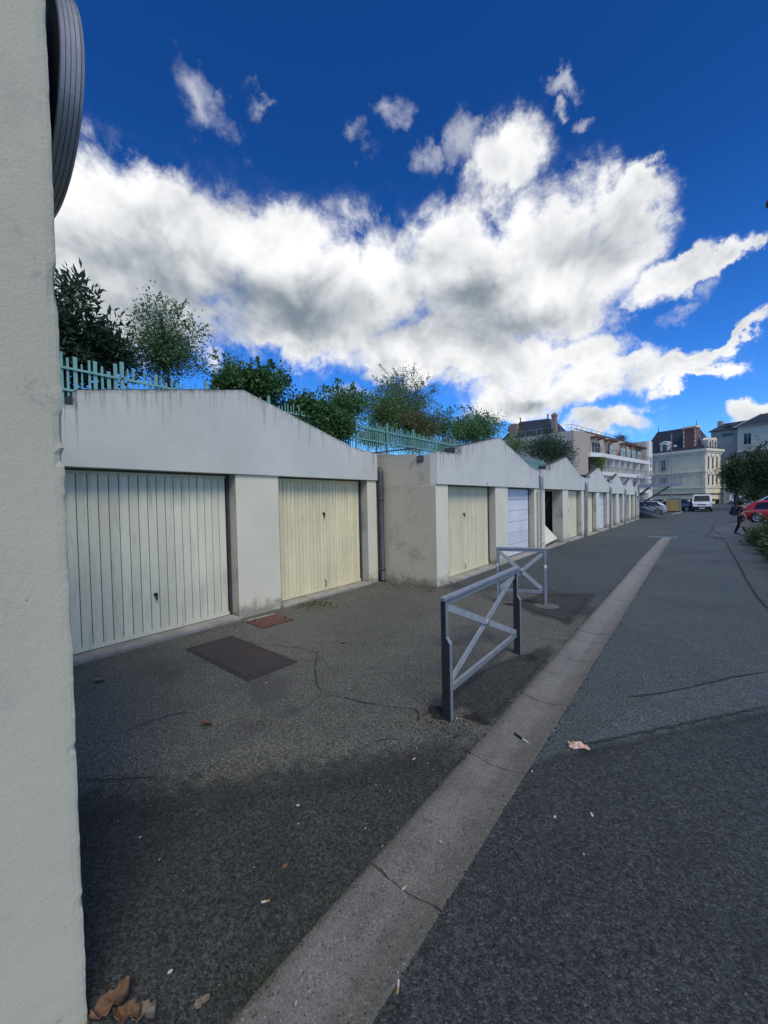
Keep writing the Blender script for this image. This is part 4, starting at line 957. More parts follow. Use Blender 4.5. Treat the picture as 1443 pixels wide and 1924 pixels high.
# annex that closes the gap between villa and the tall house
an = thing('annex', 'low cream annex with slate lean-to roof beside the villa', 'building', loc, rz)
bx('wall', 'cream_stone', an, -7.5, -.6, -DR-5, -DR-.05, 0, vz(9.0)); MB().prism([(-DR-5, vz(9.0)+.003), (-DR+.1, vz(9.0)+.003), (-DR-5, vz(10.6))], 0, -7.6, -.5).build('roof', 'slate', an)
window(an, -2.2, -1.1, -DR-.05, vz(3.6), vz(5.9), 1, 'trim_stone', 2); window(an, -5.2, -4.1, -DR-.05, vz(3.6), vz(5.9), 1, 'trim_stone', 2); bx('awning', 'slate', an, -7.4, -1.0, -DR-.04, -DR+.9, vz(3.0), vz(3.2))

# tall grey house behind the trees on the right
S = 1.282; C = at_depth(1386, 850, 78*S); loc, rz = frame(C, dv)
th_ = thing('tall_house', 'tall stained grey house with low slate roof behind the round trees', 'building', loc, rz)
ze, zr = vz(0)*0+1.7+(14.4-1.7)*S, 1.7+(16.7-1.7)*S
bx('wing', 'pale_render', th_, -13., -.003, -9., 0, 0, ze); bx('recess_wall', 'grey_render', th_, 0, 6.4, -9., -1.6, 0, ze-.1); bx('return_wall', 'grey_render', th_, .0, .12, -1.597, .0, 0, ze-.1)
z_ = lambda z: 1.7+(z-1.7)*S
r = MB(); r.add([(.6, .6, ze), (-13.6, .6, ze), (-13.6, -9.6, ze), (.6, -9.6, ze), (-3.0, -4., zr), (-9, -4., zr), (-9, -5., zr), (-3.0, -5., zr)], [(0,1,5,4),(1,2,6,5),(2,3,7,6),(3,0,4,7),(4,5,6,7),(3,2,1,0)]); rf = r.build('roof', 'slate', th_)
MB().tube([(.58, .58, ze+.06), (-3., -4., zr+.06)], .1, 6).build('hip_flashing', 'zinc', rf)
r = MB(); r.add([(7., -1.0, ze), (.3, -1.0, ze), (.3, -9.6, ze), (7., -9.6, ze), (5., -5., zr-.8), (-2, -5., zr-.8)], [(0,1,5,4),(2,3,4,5),(3,0,4),(1,2,5),(3,2,1,0)]); r2 = r.build('roof', 'slate', th_)
bx('skylight', 'window_glass', r2, 2.2, 3.4, -2.6, -1.9, ze+.9, ze+1.35); bx('chimney', 'grey_render', r2, 5.2, 6.2, -5.5, -4.3, ze, zr-.1)
bx('gutter', 'zinc', th_, -13.7, .72, .6, .75, ze-.08, ze+.06)
window(th_, -2.75, -1.15, 0, z_(11.0), z_(13.15), 1, 'white_render', 2); window(th_, -2.75, -1.15, 0, z_(6.6), z_(8.9), 1, 'grey_render', 1); window(th_, -7.75, -6.15, 0, z_(11.0), z_(13.15), 1, 'white_render', 2)
bx('string_course', 'trim_stone', th_, -13., .12, .003, .15, z_(9.6), z_(9.9)); bx('window', 'window_glass', th_, 1.6, 3.9, -1.597, -1.55, z_(13.2), z_(13.75)); bx('pilaster', 'grey_render', th_, .0, .5, -1.4, -.9, 0, ze-.12)

# house with the hipped slate roof at the left, beyond the trees
C = at_depth(990, 830, 85); dvl = (-.985, .171); loc, rz = frame(C, dvl)
hm = thing('manor', 'manor with steep dark hipped roof and brick chimneys beyond the garden trees', 'building', loc, rz)
bx('wall', 'cream_stone', hm, -5.6, 6.2, -.0, 9., 0, 14.2) if False else bx('wall', 'cream_stone', hm, -5.6, 6.2, -9., 0., 0, 14.2)
r = MB(); r.add([(6.5, .3, 14.2), (-5.9, .3, 14.2), (-5.9, -9.3, 14.2), (6.5, -9.3, 14.2), (3.0, -2.6, 18.4), (-3.4, -2.6, 18.1), (-3.4, -6., 18.1), (3.0, -6., 18.4)], [(0,1,5,4),(1,2,6,5),(2,3,7,6),(3,0,4,7),(4,5,6,7),(3,2,1,0)]); rf = r.build('roof', 'slate', hm)
for u, z in ((2.9, 18.4), (-3.3, 18.1), (4.9, 16.6)): MB().tube([(u, -2.7 if z > 17 else -1.2, z-.2), (u, -2.7 if z > 17 else -1.2, z+.5), (u, -2.7 if z > 17 else -1.2, z+.9)], [.16, .1, .2], 6).build('finial', 'steel_dark', rf)
bx('chimney', 'chimney_brick', rf, 2.7, 4.3, -1.6, -.4, 14.3, 17.8); bx('chimney', 'chimney_brick', rf, -6.15, -5.35, -.8, .1, 12., 18.3)
c2 = MB(); c2.box(-6.25, -5.25, -.9, .2, 17.9, 18.1)
for k in range(2): c2.lathe([(.14, 18.1), (.12, 18.6)], 8, 'z', (-6.0+k*.45, -.35, 0))
c2.build('chimney_pots', 'chimney_brick', rf)
for u in (-4., -1.5, 1.2, 4.): window(hm, u, u+1.2, 0, 10., 12.4, 1, 'trim_stone', 2)

for o in (ap, vi, an, th_, hm): o.location.z = -.28; o.scale.z = 1+.28/12.

# ------------------------------------------------------------------ steel parking deck with staircase past the garages
dk = thing('parking_deck', 'grey steel parking deck on slanted struts with mesh railing', 'deck', (0, 0, 0))
A_, B_ = at_depth(1198, 917, 34.), at_depth(1282, 912, 34.8)
A_ = A_+(A_-B_)*.35
dn = Vector((-(B_-A_).y, (B_-A_).x, 0)).normalized()
if dn.y < 0: dn = -dn
def dkp(s_, t_, z): p = A_.lerp(B_, s_)+dn*t_; return Vector((p.x, p.y, p.z+z))
q = MB(); q.add([dkp(0,.0,0), dkp(1,0,0), dkp(1,.12,0), dkp(0,.12,0), dkp(0,0,.28), dkp(1,0,.24), dkp(1,.12,.24), dkp(0,.12,.28)], [(0,3,2,1),(4,5,6,7),(0,1,5,4),(1,2,6,5),(2,3,7,6),(3,0,4,7)]); q.build('edge_beam', 'steel_blue', dk)
q = MB(); q.add([dkp(0,.123,.1), dkp(.99,.123,.1), dkp(.99,7.,.1), dkp(0,7.,.1), dkp(0,.123,.2), dkp(.99,.123,.2), dkp(.99,7.,.2), dkp(0,7.,.2)], [(0,3,2,1),(4,5,6,7),(0,1,5,4),(1,2,6,5),(2,3,7,6),(3,0,4,7)]); q.build('floor', 'steel_dark', dk)
L = (B_-A_).length; np_ = 6
for i in range(np_+1):
    s_ = .26+.735*i/np_
    MB().bar(dkp(s_, .06, .23), dkp(s_, .06, .98), .05).build('railing_post', 'steel_blue', dk)
MB().bar(dkp(.26, .06, .98), dkp(.995, .06, .98), .05).build('handrail', 'steel_blue', dk)
for i in range(np_):
    s0, s1 = .26+.735*i/np_+.012, .26+.735*(i+1)/np_-.012; q = MB()
    for j in range(9): u = s0+(s1-s0)*j/8; q.bar(dkp(u, .06, .3), dkp(u, .06, .93), .012)
    for z in (.3, .93): q.bar(dkp(s0, .06, z), dkp(s1, .06, z), .02)
    q.build('mesh_panel', 'steel_blue', dk)
for s_, f_ in ((.50, .28), (.84, .46)):
    g = on_ground(1000, 1000); top = dkp(s_, .3, .0); ft = dkp(f_, 3.6, 0); MB().bar((ft.x, ft.y, -.33), (top.x, top.y, top.z+.0), .11, .14).build('strut', 'steel_blue', dk)
for s_ in (.1, .3, .6, .9):
    p = dkp(s_, 6.2, 0); MB().bar((p.x, p.y, -.33), (p.x, p.y, p.z+.1), .18).build('column', 'steel_dark', dk)
# staircase coming down towards the lane
stp = thing('staircase', 'open steel staircase with slanted rails at the end of the garages', 'staircase', (-2.75, 43.4, -.28))
foot, head = Vector((.05, 0, 0)), Vector((-5.6, .7, 2.5)); sd_ = Vector((0.18, 1.0, 0)).normalized()
for k in (0, 1.15):
    a, b = foot+sd_*k, head+sd_*k; MB().bar(a+Vector((0, 0, .10)), b+Vector((0, 0, .10)), .05, .22).build('stringer', 'galvanised', stp)
    for h in (.45, .65, .85, 1.05): MB().bar(a+Vector((0, 0, h)), b+Vector((0, 0, h)), .05).build('rail', 'galvanised', stp)
    for f_ in (0., .25, .5, .75, 1.): p = a.lerp(b, f_); MB().bar(p+Vector((0, 0, .0)), p+Vector((0, 0, 1.06)), .04).build('baluster', 'steel_blue', stp)
for i in range(12):
    p = foot.lerp(head, (i+.5)/12); d_ = sd_*1.1; w_ = Vector((.15, -.03, 0))
    MB().add([p-w_+sd_*.03, p+w_+sd_*.03, p+w_+d_, p-w_+d_, p-w_+sd_*.03+Vector((0,0,.04)), p+w_+sd_*.03+Vector((0,0,.04)), p+w_+d_+Vector((0,0,.04)), p-w_+d_+Vector((0,0,.04))], [(0,3,2,1),(4,5,6,7),(0,1,5,4),(1,2,6,5),(2,3,7,6),(3,0,4,7)]).build('tread', 'galvanised', stp)
MB().add([Vector((.0, -.04, .0)), Vector((-1.9, .22, 0)), Vector((-1.9, .22, .72)), Vector((.0, -.03, .06))], [(0,1,2,3)]).build('side_plate', 'zinc_dark', stp)

# bin shelter with yellow boards
bxs = thing('bin_shelter', 'yellowish board box with grey metal end beside the parked cars', 'shelter', (on_ground(1253, 962).x, on_ground(1253, 962).y, -.28))
for k in range(5): B(0, .0+1.28, .0, .05, .12+k*.27, .12+k*.27+.262).build('board', 'ply_yellow', bxs)
B(1.285, 1.36, -.03, 1.3, 0, 1.6).build('side_panel', 'galvanised', bxs); B(-.08, -.005, -.03, 1.3, 0, 1.5).build('side_panel', 'galvanised', bxs); B(0, 1.28, 1.22, 1.28, .0, 1.4).build('back_panel', 'steel_dark', bxs); B(-.08, 1.36, -.05, 1.32, 1.603, 1.66).build('lid', 'steel_blue', bxs); B(0.01, 1.27, .06, 1.2, .02, .1).build('base', 'steel_dark', bxs)
for k in range(3): B(1.362, 1.385, .1+k*.42, .14+k*.42, .02, 1.58).build('rib', 'galvanised', bxs)

# ------------------------------------------------------------------ vehicles (local x forward, origin on the ground)
def vehicle(name, label, loc, rz, L, W, prof, belt, paint, glass_spans, wheels=(.18, .80), wr=.31, bumper='black_plastic', rear='hatch', group='parked cars', cat='car', roofw=.78, scr=(None, None), lower=.2):
    """prof: roofline [(x 0..1 from rear to front, z)], lofted body with tumblehome"""
    t = thing(name, label, cat, loc, rz, group)
    xs_ = [p[0] for p in prof]; zs_ = [p[1] for p in prof]; st = sorted(set(list(np.linspace(0, 1, 25))+xs_)); zt = lambda u: float(np.interp(u, xs_, zs_))
    def half(u): e = min(u, 1-u); return W/2*(1-.16*max(0, 1-e/.12)**2.2)
    def width(u, z):      # half width at height
        w = half(u)
        if z <= belt: return w*(1-.05*max(0, (.45-z)/.3))
        return w*(1-(1-roofw)*((z-belt)/max(.2, max(zs_)-belt))**1.1)
    rows = []
    for u in st:
        T_ = zt(u); bl = min(belt, T_-.05); lo = lower+.08*max(0, 1-min(u, 1-u)/.08)
        zz = [lo, lo+.12, (lo+bl)/2+.05, bl, bl+(T_-bl)*.5, T_-.045, T_]
        ww = [width(u, z) for z in zz]; ww[0] *= .93; ww[-1] *= .86
        rows.append([(L*(u-.5), w, z) for w, z in zip(ww, zz)]+[(L*(u-.5), -w, z) for w, z in zip(ww[::-1], zz[::-1])])
    mb = MB(); n = len(rows[0])
    mb.add([p for r_ in rows for p in r_], [(i*n+j, i*n+(j+1) % n, (i+1)*n+(j+1) % n, (i+1)*n+j) for i in range(len(rows)-1) for j in range(n)]+[tuple(range(n-1, -1, -1)), tuple(range((len(rows)-1)*n, len(rows)*n))], True)
    body = mb.build('body', paint, t)
    def skin(u, z, s_, off=.012): return Vector((L*(u-.5), s_*(width(u, z)+off), z))
    for (u0, u1, c0, c1) in glass_spans:      # side windows: bottom span u0..u1, top span c0..c1
        for s_ in (-1, 1):
            g = MB(); k = 6; bot = [u0+(u1-u0)*i/k for i in range(k+1)]; top = [c0+(c1-c0)*i/k for i in range(k+1)]
            vb = [skin(u, belt+.03, s_) for u in bot]; vt = [skin(u, min(zt(u)-.09, max(zs_)-.12), s_) for u in top]
            g.add(vb+vt, [(i, i+1, k+2+i, k+1+i) for i in range(k)]); g.build('side_window', 'car_glass', t)
    for a, b in scr:                            # windscreen and rear window follow the roofline
        g = MB(); k = 5; vs_ = []
        for i in range(k+1):
            u = a+(b-a)*i/k; z = zt(u)+.012; w = width(u, z)*.80; vs_ += [(L*(u-.5)+(.02 if a > .5 else -.02), -w, z), (L*(u-.5)+(.02 if a > .5 else -.02), w, z)]
        g.add(vs_, [(2*i, 2*i+1, 2*i+3, 2*i+2) for i in range(k)], True); g.build('windscreen' if a > .5 else 'rear_window', 'car_glass', t)
    for u in wheels:
        for s_ in (-1, 1):
            c = (L*(u-.5), s_*(W/2-.09), wr); MB().lathe([(wr+.07, s_*-.1), (wr+.07, s_*.098), (.01, s_*.098)], 20, 'y', (c[0], c[1], wr+.01)).build('wheel_arch', 'black_plastic', body)
            w = thing.__wrapped__ if False else None
            o = MB().lathe([(wr*.62, s_*.11), (wr*.92, s_*.118), (wr, s_*.09), (wr, s_*-.09), (wr*.6, s_*-.1)], 24, 'y', c).build('wheel', 'tyre', t)
            MB().lathe([(.001, s_*.105), (wr*.2, s_*.112), (wr*.25, s_*.09), (wr*.55, s_*.1), (wr*.64, s_*.115)], 24, 'y', c).build('rim', 'rim', o)
            for k in range(5):
                a = k*2*math.pi/5; q = MB(); q.bar((c[0]+.04*math.cos(a), c[1]+s_*.11, c[2]+.04*math.sin(a)), (c[0]+wr*.58*math.cos(a), c[1]+s_*.115, c[2]+wr*.58*math.sin(a)), .03, .05, (0, 1, 0)); q.build('spoke', 'rim', o)
    for s_ in (-1, 1):
        uh = .985; zl = min(belt-.08, zt(.97)-.14); MB().bbox(L*.455, L*.492, s_*half(uh)*.58, s_*half(uh)*.98, zl-.09, zl+.06, .02).build('headlight', 'lamp_clear', t)
        zt_ = belt-.1; MB().bbox(-L*.497, -L*.462, s_*half(.015)*.66, s_*half(.015)*1.0, zt_-.12, zt_+.12, .02).build('tail_light', 'lamp_red', t)
        MB().bbox(L*.17, L*.2, s_*(W/2+.02), s_*(W/2+.17), belt+.02, belt+.15, .03).build('mirror', bumper, t)
    MB().bbox(L*.47, L*.508, -half(.98)*.92, half(.98)*.92, .22, .46, .03).build('front_bumper', bumper, t); MB().bbox(-L*.508, -L*.47, -half(.02)*.92, half(.02)*.92, .24, .46, .03).build('rear_bumper', bumper, t)
    B(L*.509, L*.513, -.26, .26, .36, .47).build('number_plate', 'plate', t); B(-L*.513, -L*.509, -.26, .26, .62 if rear == 'hatch' else .4, .73 if rear == 'hatch' else .51).build('number_plate', 'plate', t)
    return t
HATCH = [(0, .62), (.015, .98), (.06, 1.10), (.17, 1.42), (.3, 1.49), (.5, 1.50), (.6, 1.44), (.76, 1.04), (.8, 1.0), (.97, .84), (1, .58)]
SUV = [(0, .7), (.012, 1.05), (.05, 1.18), (.15, 1.52), (.3, 1.58), (.52, 1.57), (.62, 1.5), (.75, 1.14), (.8, 1.09), (.97, .95), (1, .65)]
MPV = [(0, .7), (.01, 1.1), (.03, 1.3), (.07, 1.68), (.3, 1.76), (.55, 1.75), (.64, 1.66), (.82, 1.14), (.86, 1.08), (.98, .9), (1, .6)]
SP = [(.14, .44, .19, .44), (.46, .72, .46, .62)]
# red car tail to the lane, pale blue people carrier behind it
w = on_ground(1424, 982); Lr = 4.1
vehicle('car', 'red hatchback parked beyond the hedge', (w.x+Lr*(.5-.19)+.05, w.y+.85, zg(w.y)), rad(-4), Lr, 1.76, HATCH, .88, 'paint_red', SP, scr=((.06, .17), (.61, .76)))
w = on_ground(1406, 963); Lb = 4.5
vehicle('people_carrier', 'pale blue people carrier parked behind the red hatchback', (w.x+Lb*.5-.15, w.y+.9, -.28), rad(180), Lb, 1.8, MPV, .98, 'paint_paleblue', [(.08, .3, .1, .3), (.32, .54, .32, .54), (.56, .8, .56, .65)], scr=((.03, .07), (.66, .82)))
vehicle('car', 'silver grey car parked behind the steel staircase', (-4.6, 50.2, -.28), rad(188), 4.2, 1.75, HATCH, .9, 'paint_silver', SP, scr=((.06, .17), (.61, .76)))
bpy.context.view_layer.update()
vehicle('car', 'dark estate car with red tail light beside the board box', (-2.5, 62., -.28), rad(188), 4.4, 1.78, SUV, .94, 'paint_dark', SP, scr=((.05, .15), (.64, .75)))
vehicle('car', 'small white car parked far off behind the tree trunk', (6.6, 103.6, -.28), rad(165), 4.0, 1.72, HATCH, .9, 'paint_white', SP, scr=((.06, .17), (.61, .76)))
vehicle('car', 'dark car partly hidden between the board box and the white van', (-4.9, 69., -.28), rad(185), 4.3, 1.76, HATCH, .9, 'paint_dark', SP, scr=((.06, .17), (.61, .76)))
# white panel van coming down the lane
VAN = [(0, .9), (.005, 1.9), (.02, 2.0), (.5, 2.04), (.70, 2.02), (.76, 1.93), (.885, 1.20), (.90, 1.16), (.985, 1.0), (1, .62)]
vn = vehicle('van', 'white panel van with black bumper driving up the lane', (on_ground(1318, 961.5).x+.05, on_ground(1318, 961.5).y+2.35, -.28), rad(-90), 4.7, 1.9, VAN, 1.16, 'paint_white', [(.70, .86, .70, .765)], wheels=(.2, .83), wr=.33, cat='van', group=None, roofw=.9, scr=((.77, .885),), lower=.26)
MB().bbox(2.33, 2.40, -.88, .88, .26, .62, .05).build('lower_bumper', 'black_plastic', vn); MB().bbox(2.30, 2.352, -.42, .42, .80, .90, .02).build('grille', 'black_plastic', vn)
for s_ in (-1, 1): MB().bbox(.95, 1.1, s_*.97, s_*1.17, 1.18, 1.5, .03).build('wing_mirror', 'black_plastic', vn)
MB().lathe([(.001, .002), (.05, .002), (.05, -.003)], 12, 'x', (2.285, 0, .97)).build('badge', 'rim', vn)

# ------------------------------------------------------------------ walking woman with bags
g = on_ground(1390, 1004.5)
pr = thing('person', 'person in dark trousers walking with a navy backpack and a grey handbag', 'person', (g.x, g.y, g.z+.006), 0)
def skinned(name, verts, edges, radii, mat, parent, sub=2, root=0):
    me = bpy.data.meshes.new(name); me.from_pydata(verts, edges, []); o = link(name, me, mat, parent)
    sk = o.modifiers.new('skin', 'SKIN'); sk.use_smooth_shade = True
    lay = me.skin_vertices[0] if me.skin_vertices else None
    bm = bmesh.new(); bm.from_mesh(me); sl = bm.verts.layers.skin.verify()
    for v, r_ in zip(bm.verts, radii): v[sl].radius = (r_, r_) if not isinstance(r_, tuple) else r_; v[sl].use_root = False
    bm.verts.ensure_lookup_table(); bm.verts[root][sl].use_root = True; bm.to_mesh(me); bm.free()
    ss = o.modifiers.new('sub', 'SUBSURF'); ss.levels = sub; ss.render_levels = sub
    return o
# faces +x (walking to the right), 1.56 m tall, head bowed a little; body in one mesh
bv = [(0,0,.84),(0,0,.95),(.01,0,1.08),(.03,0,1.22),(.045,0,1.28),(.07,0,1.36),(.085,0,1.43),   # 0 pelvis..6 head
      (0,.085,.80),(.10,.085,.45),(.22,.08,.085),(.31,.08,.035),                                  # left leg forward 7..10
      (0,-.085,.80),(-.03,-.085,.45),(-.17,-.08,.09),(-.08,-.08,.035),                            # right leg back 11..14
      (.035,.16,1.235),(.10,.20,1.02),(.30,.17,1.02),(.37,.165,1.03),                             # left arm, forearm raised 15..18
      (.03,-.165,1.235),(.08,-.21,1.0),(.17,-.20,.80),(.19,-.20,.73)]                             # right arm holding the bag 19..22
be = [(0,1),(1,2),(2,3),(3,4),(4,5),(5,6),(0,7),(7,8),(8,9),(9,10),(0,11),(11,12),(12,13),(13,14),(3,15),(15,16),(16,17),(17,18),(3,19),(19,20),(20,21),(21,22)]
brad = [(.13,.12),(.10,.125),(.11,.13),(.10,.14),.05,.055,.07,.085,.058,.035,.03,.085,.058,.036,.03,.05,.04,.032,.026,.05,.04,.032,.026]
skinned('body', bv, be, brad, 'skin', pr)
def shell(name, ids, mat, grow, parent=pr, root=0):
    mp = {i: k for k, i in enumerate(ids)}; ed = [(mp[a], mp[b]) for a, b in be if a in mp and b in mp]
    rr = [tuple(x+grow for x in brad[i]) if isinstance(brad[i], tuple) else brad[i]+grow for i in ids]
    return skinned(name, [bv[i] for i in ids], ed, rr, mat, parent, 2, root)
shell('trousers', [0, 1, 7, 8, 9, 11, 12, 13], 'cloth_black', .014); shell('top', [1, 2, 3, 15, 16, 19, 20], 'cloth_navy', .012); MB().tube([(.03, .12, 1.27), (.10, .07, 1.26), (.12, -.06, 1.25), (.03, -.13, 1.27), (-.06, -.05, 1.27), (-.06, .06, 1.27), (.03, .12, 1.27)], .04, 8).build('scarf', 'cloth_tan', pr)
hb = MB()
for k in range(60):
    v = Vector(np.random.normal(size=3)).normalized(); c = Vector((.045, 0, 1.45))+Vector((v.x*.105-.02, v.y*.11, v.z*.105))
    hb.lathe([(.001, -.05), (.035, -.03), (.05, 0), (.035, .03), (.001, .05)], 7, 'z', c)
hb.lathe([(.001, -.13), (.09, -.1), (.13, 0), (.1, .1), (.001, .135)], 14, 'z', (.03, 0, 1.45)); hb.build('hair', 'hair', pr)
for s_, x, z, mt in ((1, .27, 0, 'shoe_white'), (-1, -.11, 0, 'shoe')):
    q = MB(); q.prism([(x-.10, .07), (x-.07, .115), (x+.0, .10), (x+.10, .045), (x+.155, .03), (x+.155, .006), (x+.06, .006), (x-.03, .05)], 1, s_*.08-.035, s_*.08+.035); q.tube([(x-.085, s_*.08, .075), (x-.08, s_*.08, .004)], [.02, .012], 8); q.build('shoe', mt, pr)
for s_, w_, dx in ((1, (.37, .165, 1.03), (1, 0, 0)), (-1, (.19, -.20, .73), (0, 0, -1))):
    q = MB(); w_ = Vector(w_); d_ = Vector(dx)
    for k in range(4): o_ = Vector((0, (k-1.5)*.017, 0)); q.tube([w_+o_, w_+o_+d_*(.06+.01*(k in (1, 2))), w_+o_+d_*.085+Vector((0, 0, -.015))], [.011, .010, .007], 6)
    q.tube([w_+Vector((0, -.03, 0)), w_+d_*.04+Vector((0, -.045, 0))], [.011, .009], 6); q.build('fingers', 'skin', pr)
bp = thing('backpack', 'navy blue backpack worn by the walking person', 'backpack', (g.x-.20, g.y-.02, g.z+.86))
MB().bbox(-.10, .10, -.15, .15, .0, .42, .05).build('pack', 'cloth_navy', bp); MB().bbox(-.155, -.10, -.11, .11, .03, .22, .03).build('pocket', 'cloth_navy', bp)
MB().tube([(.08, .1, .38), (.2, .11, .42), (.28, .1, .3), (.2, .1, .08), (.08, .1, .05)], .014, 6).build('strap', 'cloth_navy', bp); MB().tube([(.08, -.1, .38), (.2, -.11, .42), (.28, -.1, .3), (.2, -.1, .08), (.08, -.1, .05)], .014, 6).build('strap', 'cloth_navy', bp)
hg = thing('handbag', 'grey handbag hanging from the walking person\'s hand', 'handbag', (g.x+.22, g.y-.20, g.z+.36))
MB().prism([(-.24, 0), (.24, 0), (.21, .17), (.12, .24), (-.12, .24), (-.21, .17)], 1, -.07, .07).build('bag', 'bag_grey', hg)
MB().tube([(-.12, 0, .23), (-.09, 0, .32), (-.02, 0, .37), (.05, 0, .32), (.11, 0, .23)], .012, 6).build('handle', 'cloth_black', hg)

# ------------------------------------------------------------------ greenery on the right
def hedge():
    t = thing('hedge', 'low bushy green hedge along the right side of the lane', 'hedge', (2.3, 17., -.04))
    P, D = [], []
    for k in range(150):
        y = random.uniform(-6.5, 4.2); top = .76+.2*math.sin(y*1.3+1)+random.uniform(-.1, .12); x = random.uniform(-.78, 1.6); edge = 1-max(0, (-.35-x)/.5)*.75
        for m_ in range(3):
            z = top*edge*random.uniform(.25, 1.); g_ = np.random.normal(size=(55, 3)); c = np.array((x, y, max(.06, z)))
            pt = c+g_*.10; pt[:, 2] = np.maximum(pt[:, 2], .02); P.append(pt); D.append(g_+np.array((-.3, -.2, .5)))
    leaves_mesh('foliage', np.concatenate(P), np.concatenate(D), .10, .05, 'leaf_hedge', t)
    br = MB()
    for k in range(40):
        x, y = random.uniform(-.6, 1.4), random.uniform(-6.2, 4.); br.tube([(x, y, -.02), (x+random.uniform(-.1, .1), y+random.uniform(-.1, .1), .5)], [.014, .006], 5)
    br.build('stems', 'twig', t)
hedge()
tp = on_ground(1382, 950.5)
tp = Vector((4.55, 79., 0))
def rtree(label, px, py, rx, ry, Y, n, trunk_r, X=None):
    c = on_y(px, py, Y); k = abs((on_y(px, py-ry, Y)-c).z); h = (on_y(px+rx, py, Y)-c).length
    return tree('pollarded_tree', label, (c.x if X is None else X, c.y, -.28), c, (h, h*.9, k), n, .24, .15, 'leaf_plane', clumps=90, csize=1.0, trunk_r=trunk_r, hollow=.2, bark='bark', group='trees in the car park', sprays=10)
rtree('round green tree on a straight trunk behind the walking person', 1384, 892, 23, 36, 72., 12000, .3)
rtree('larger green tree overhanging the pale blue people carrier', 1432, 885, 36, 42, 66., 15000, .3)
rtree('shaded dark tree filling the gap behind the two round trees', 1425, 925, 26, 20, 84., 7000, .25)
sh = thing('garden_shed', 'small white shed behind the far white car', 'shed', (5.2, 108.3, -.28), rad(-8))
B(0, 4.2, 0, 3, 0, 2.7).build('wall', 'white_render', sh); MB().prism([(-.2, 2.703), (4.4, 2.703), (4.4, 2.85), (-.2, 3.0)], 1, -.3, 3.2).build('roof', 'slate', sh); B(.5, 1.5, -.04, -.003, 0, 2.05).build('door', 'shutter', sh)
bn = thing('wheelie_bin', 'black wheeled bin with orange lid by the villa wall', 'bin', (3.2, 106.5, -.28)); MB().prism([(-.3, .08), (.3, .08), (.36, 1.0), (-.36, 1.0)], 1, -.32, .32).build('tub', 'black_plastic', bn); MB().bbox(-.4, .4, -.36, .36, 1.003, 1.09, .03).build('lid', 'bin_lid', bn)
for x in (-.25, .25): MB().lathe([(.001, -.03), (.1, -.03), (.1, .03), (.001, .03)], 12, 'x', (x, .3, .1)).build('wheel', 'tyre', bn)
# street lamps
def lamp_post(name, label, base, h, heads, r=.09):
    t = thing(name, label, 'street lamp', base)
    MB().tube([(0, 0, -.05), (0, 0, h*.5), (0, 0, h)], [r, r*.85, r*.6], 10).build('pole', 'galvanised', t); MB().lathe([(.001, .22), (r*1.9, .2), (r*2.1, .0), (.001, .0)], 12, 'z').build('base', 'galvanised', t)
    for dx, dy, z, s_ in heads:
        MB().tube([(0, 0, z+.1), (dx*.8, dy*.8, z+.12)], .03, 6).build('arm', 'galvanised', t); MB().lathe([(.001, -.18), (s_*.7, -.16), (s_, 0), (s_*.8, .1), (.05, .2), (.001, .2)], 14, 'z', (dx, dy, z)).build('lamp_head', 'paint_white', t)
bL = on_y(1262, 946, 95.); lamp_post('street_lamp', 'tall grey lamp post with two small heads before the villa', (bL.x, bL.y, -.28), on_y(1262, 815, 95.).z+.28, [(-.6, -.1, on_y(1262, 832, 95.).z, .3), (.55, -.1, on_y(1262, 836, 95.).z, .3)])
hp = on_y(1440.5, 380, 14.); t = thing('street_lamp', 'street lamp beyond the right edge with only its dark head tip showing', 'street lamp', (hp.x+1.4, hp.y, 0))
MB().tube([(0, 0, -.05), (0, 0, 4), (0, 0, hp.z+.3)], [.08, .07, .05], 10).build('pole', 'steel_dark', t); MB().tube([(0, 0, hp.z+.28), (-.7, 0, hp.z+.22), (-.95, 0, hp.z+.12)], [.045, .035, .03], 8).build('arm', 'steel_dark', t)
MB().lathe([(.001, -.07), (.43, -.07), (.45, -.04), (.42, .03), (.3, .12), (.08, .2), (.001, .2)], 20, 'z', (-.98, 0, hp.z)).build('lamp_head', 'steel_dark', t)

# painted bay lines
for (a, b) in (((1272, 966), (1287, 959)), ((1262, 967), (1275, 962))):
    p, q_ = on_ground(*a), on_ground(*b); MB().bar((p.x, p.y, zg(p.y)+.012), (q_.x, q_.y, zg(q_.y)+.012), .1, .004).build('bay_line', 'paper_white', None, kind='structure')
p, q_ = on_ground(1383, 984), on_ground(1400, 982); MB().bar((p.x, p.y, zg(p.y)+.016), (q_.x, q_.y, zg(q_.y)+.016), .1, .004).build('bay_line', 'paper_white', None, kind='structure')

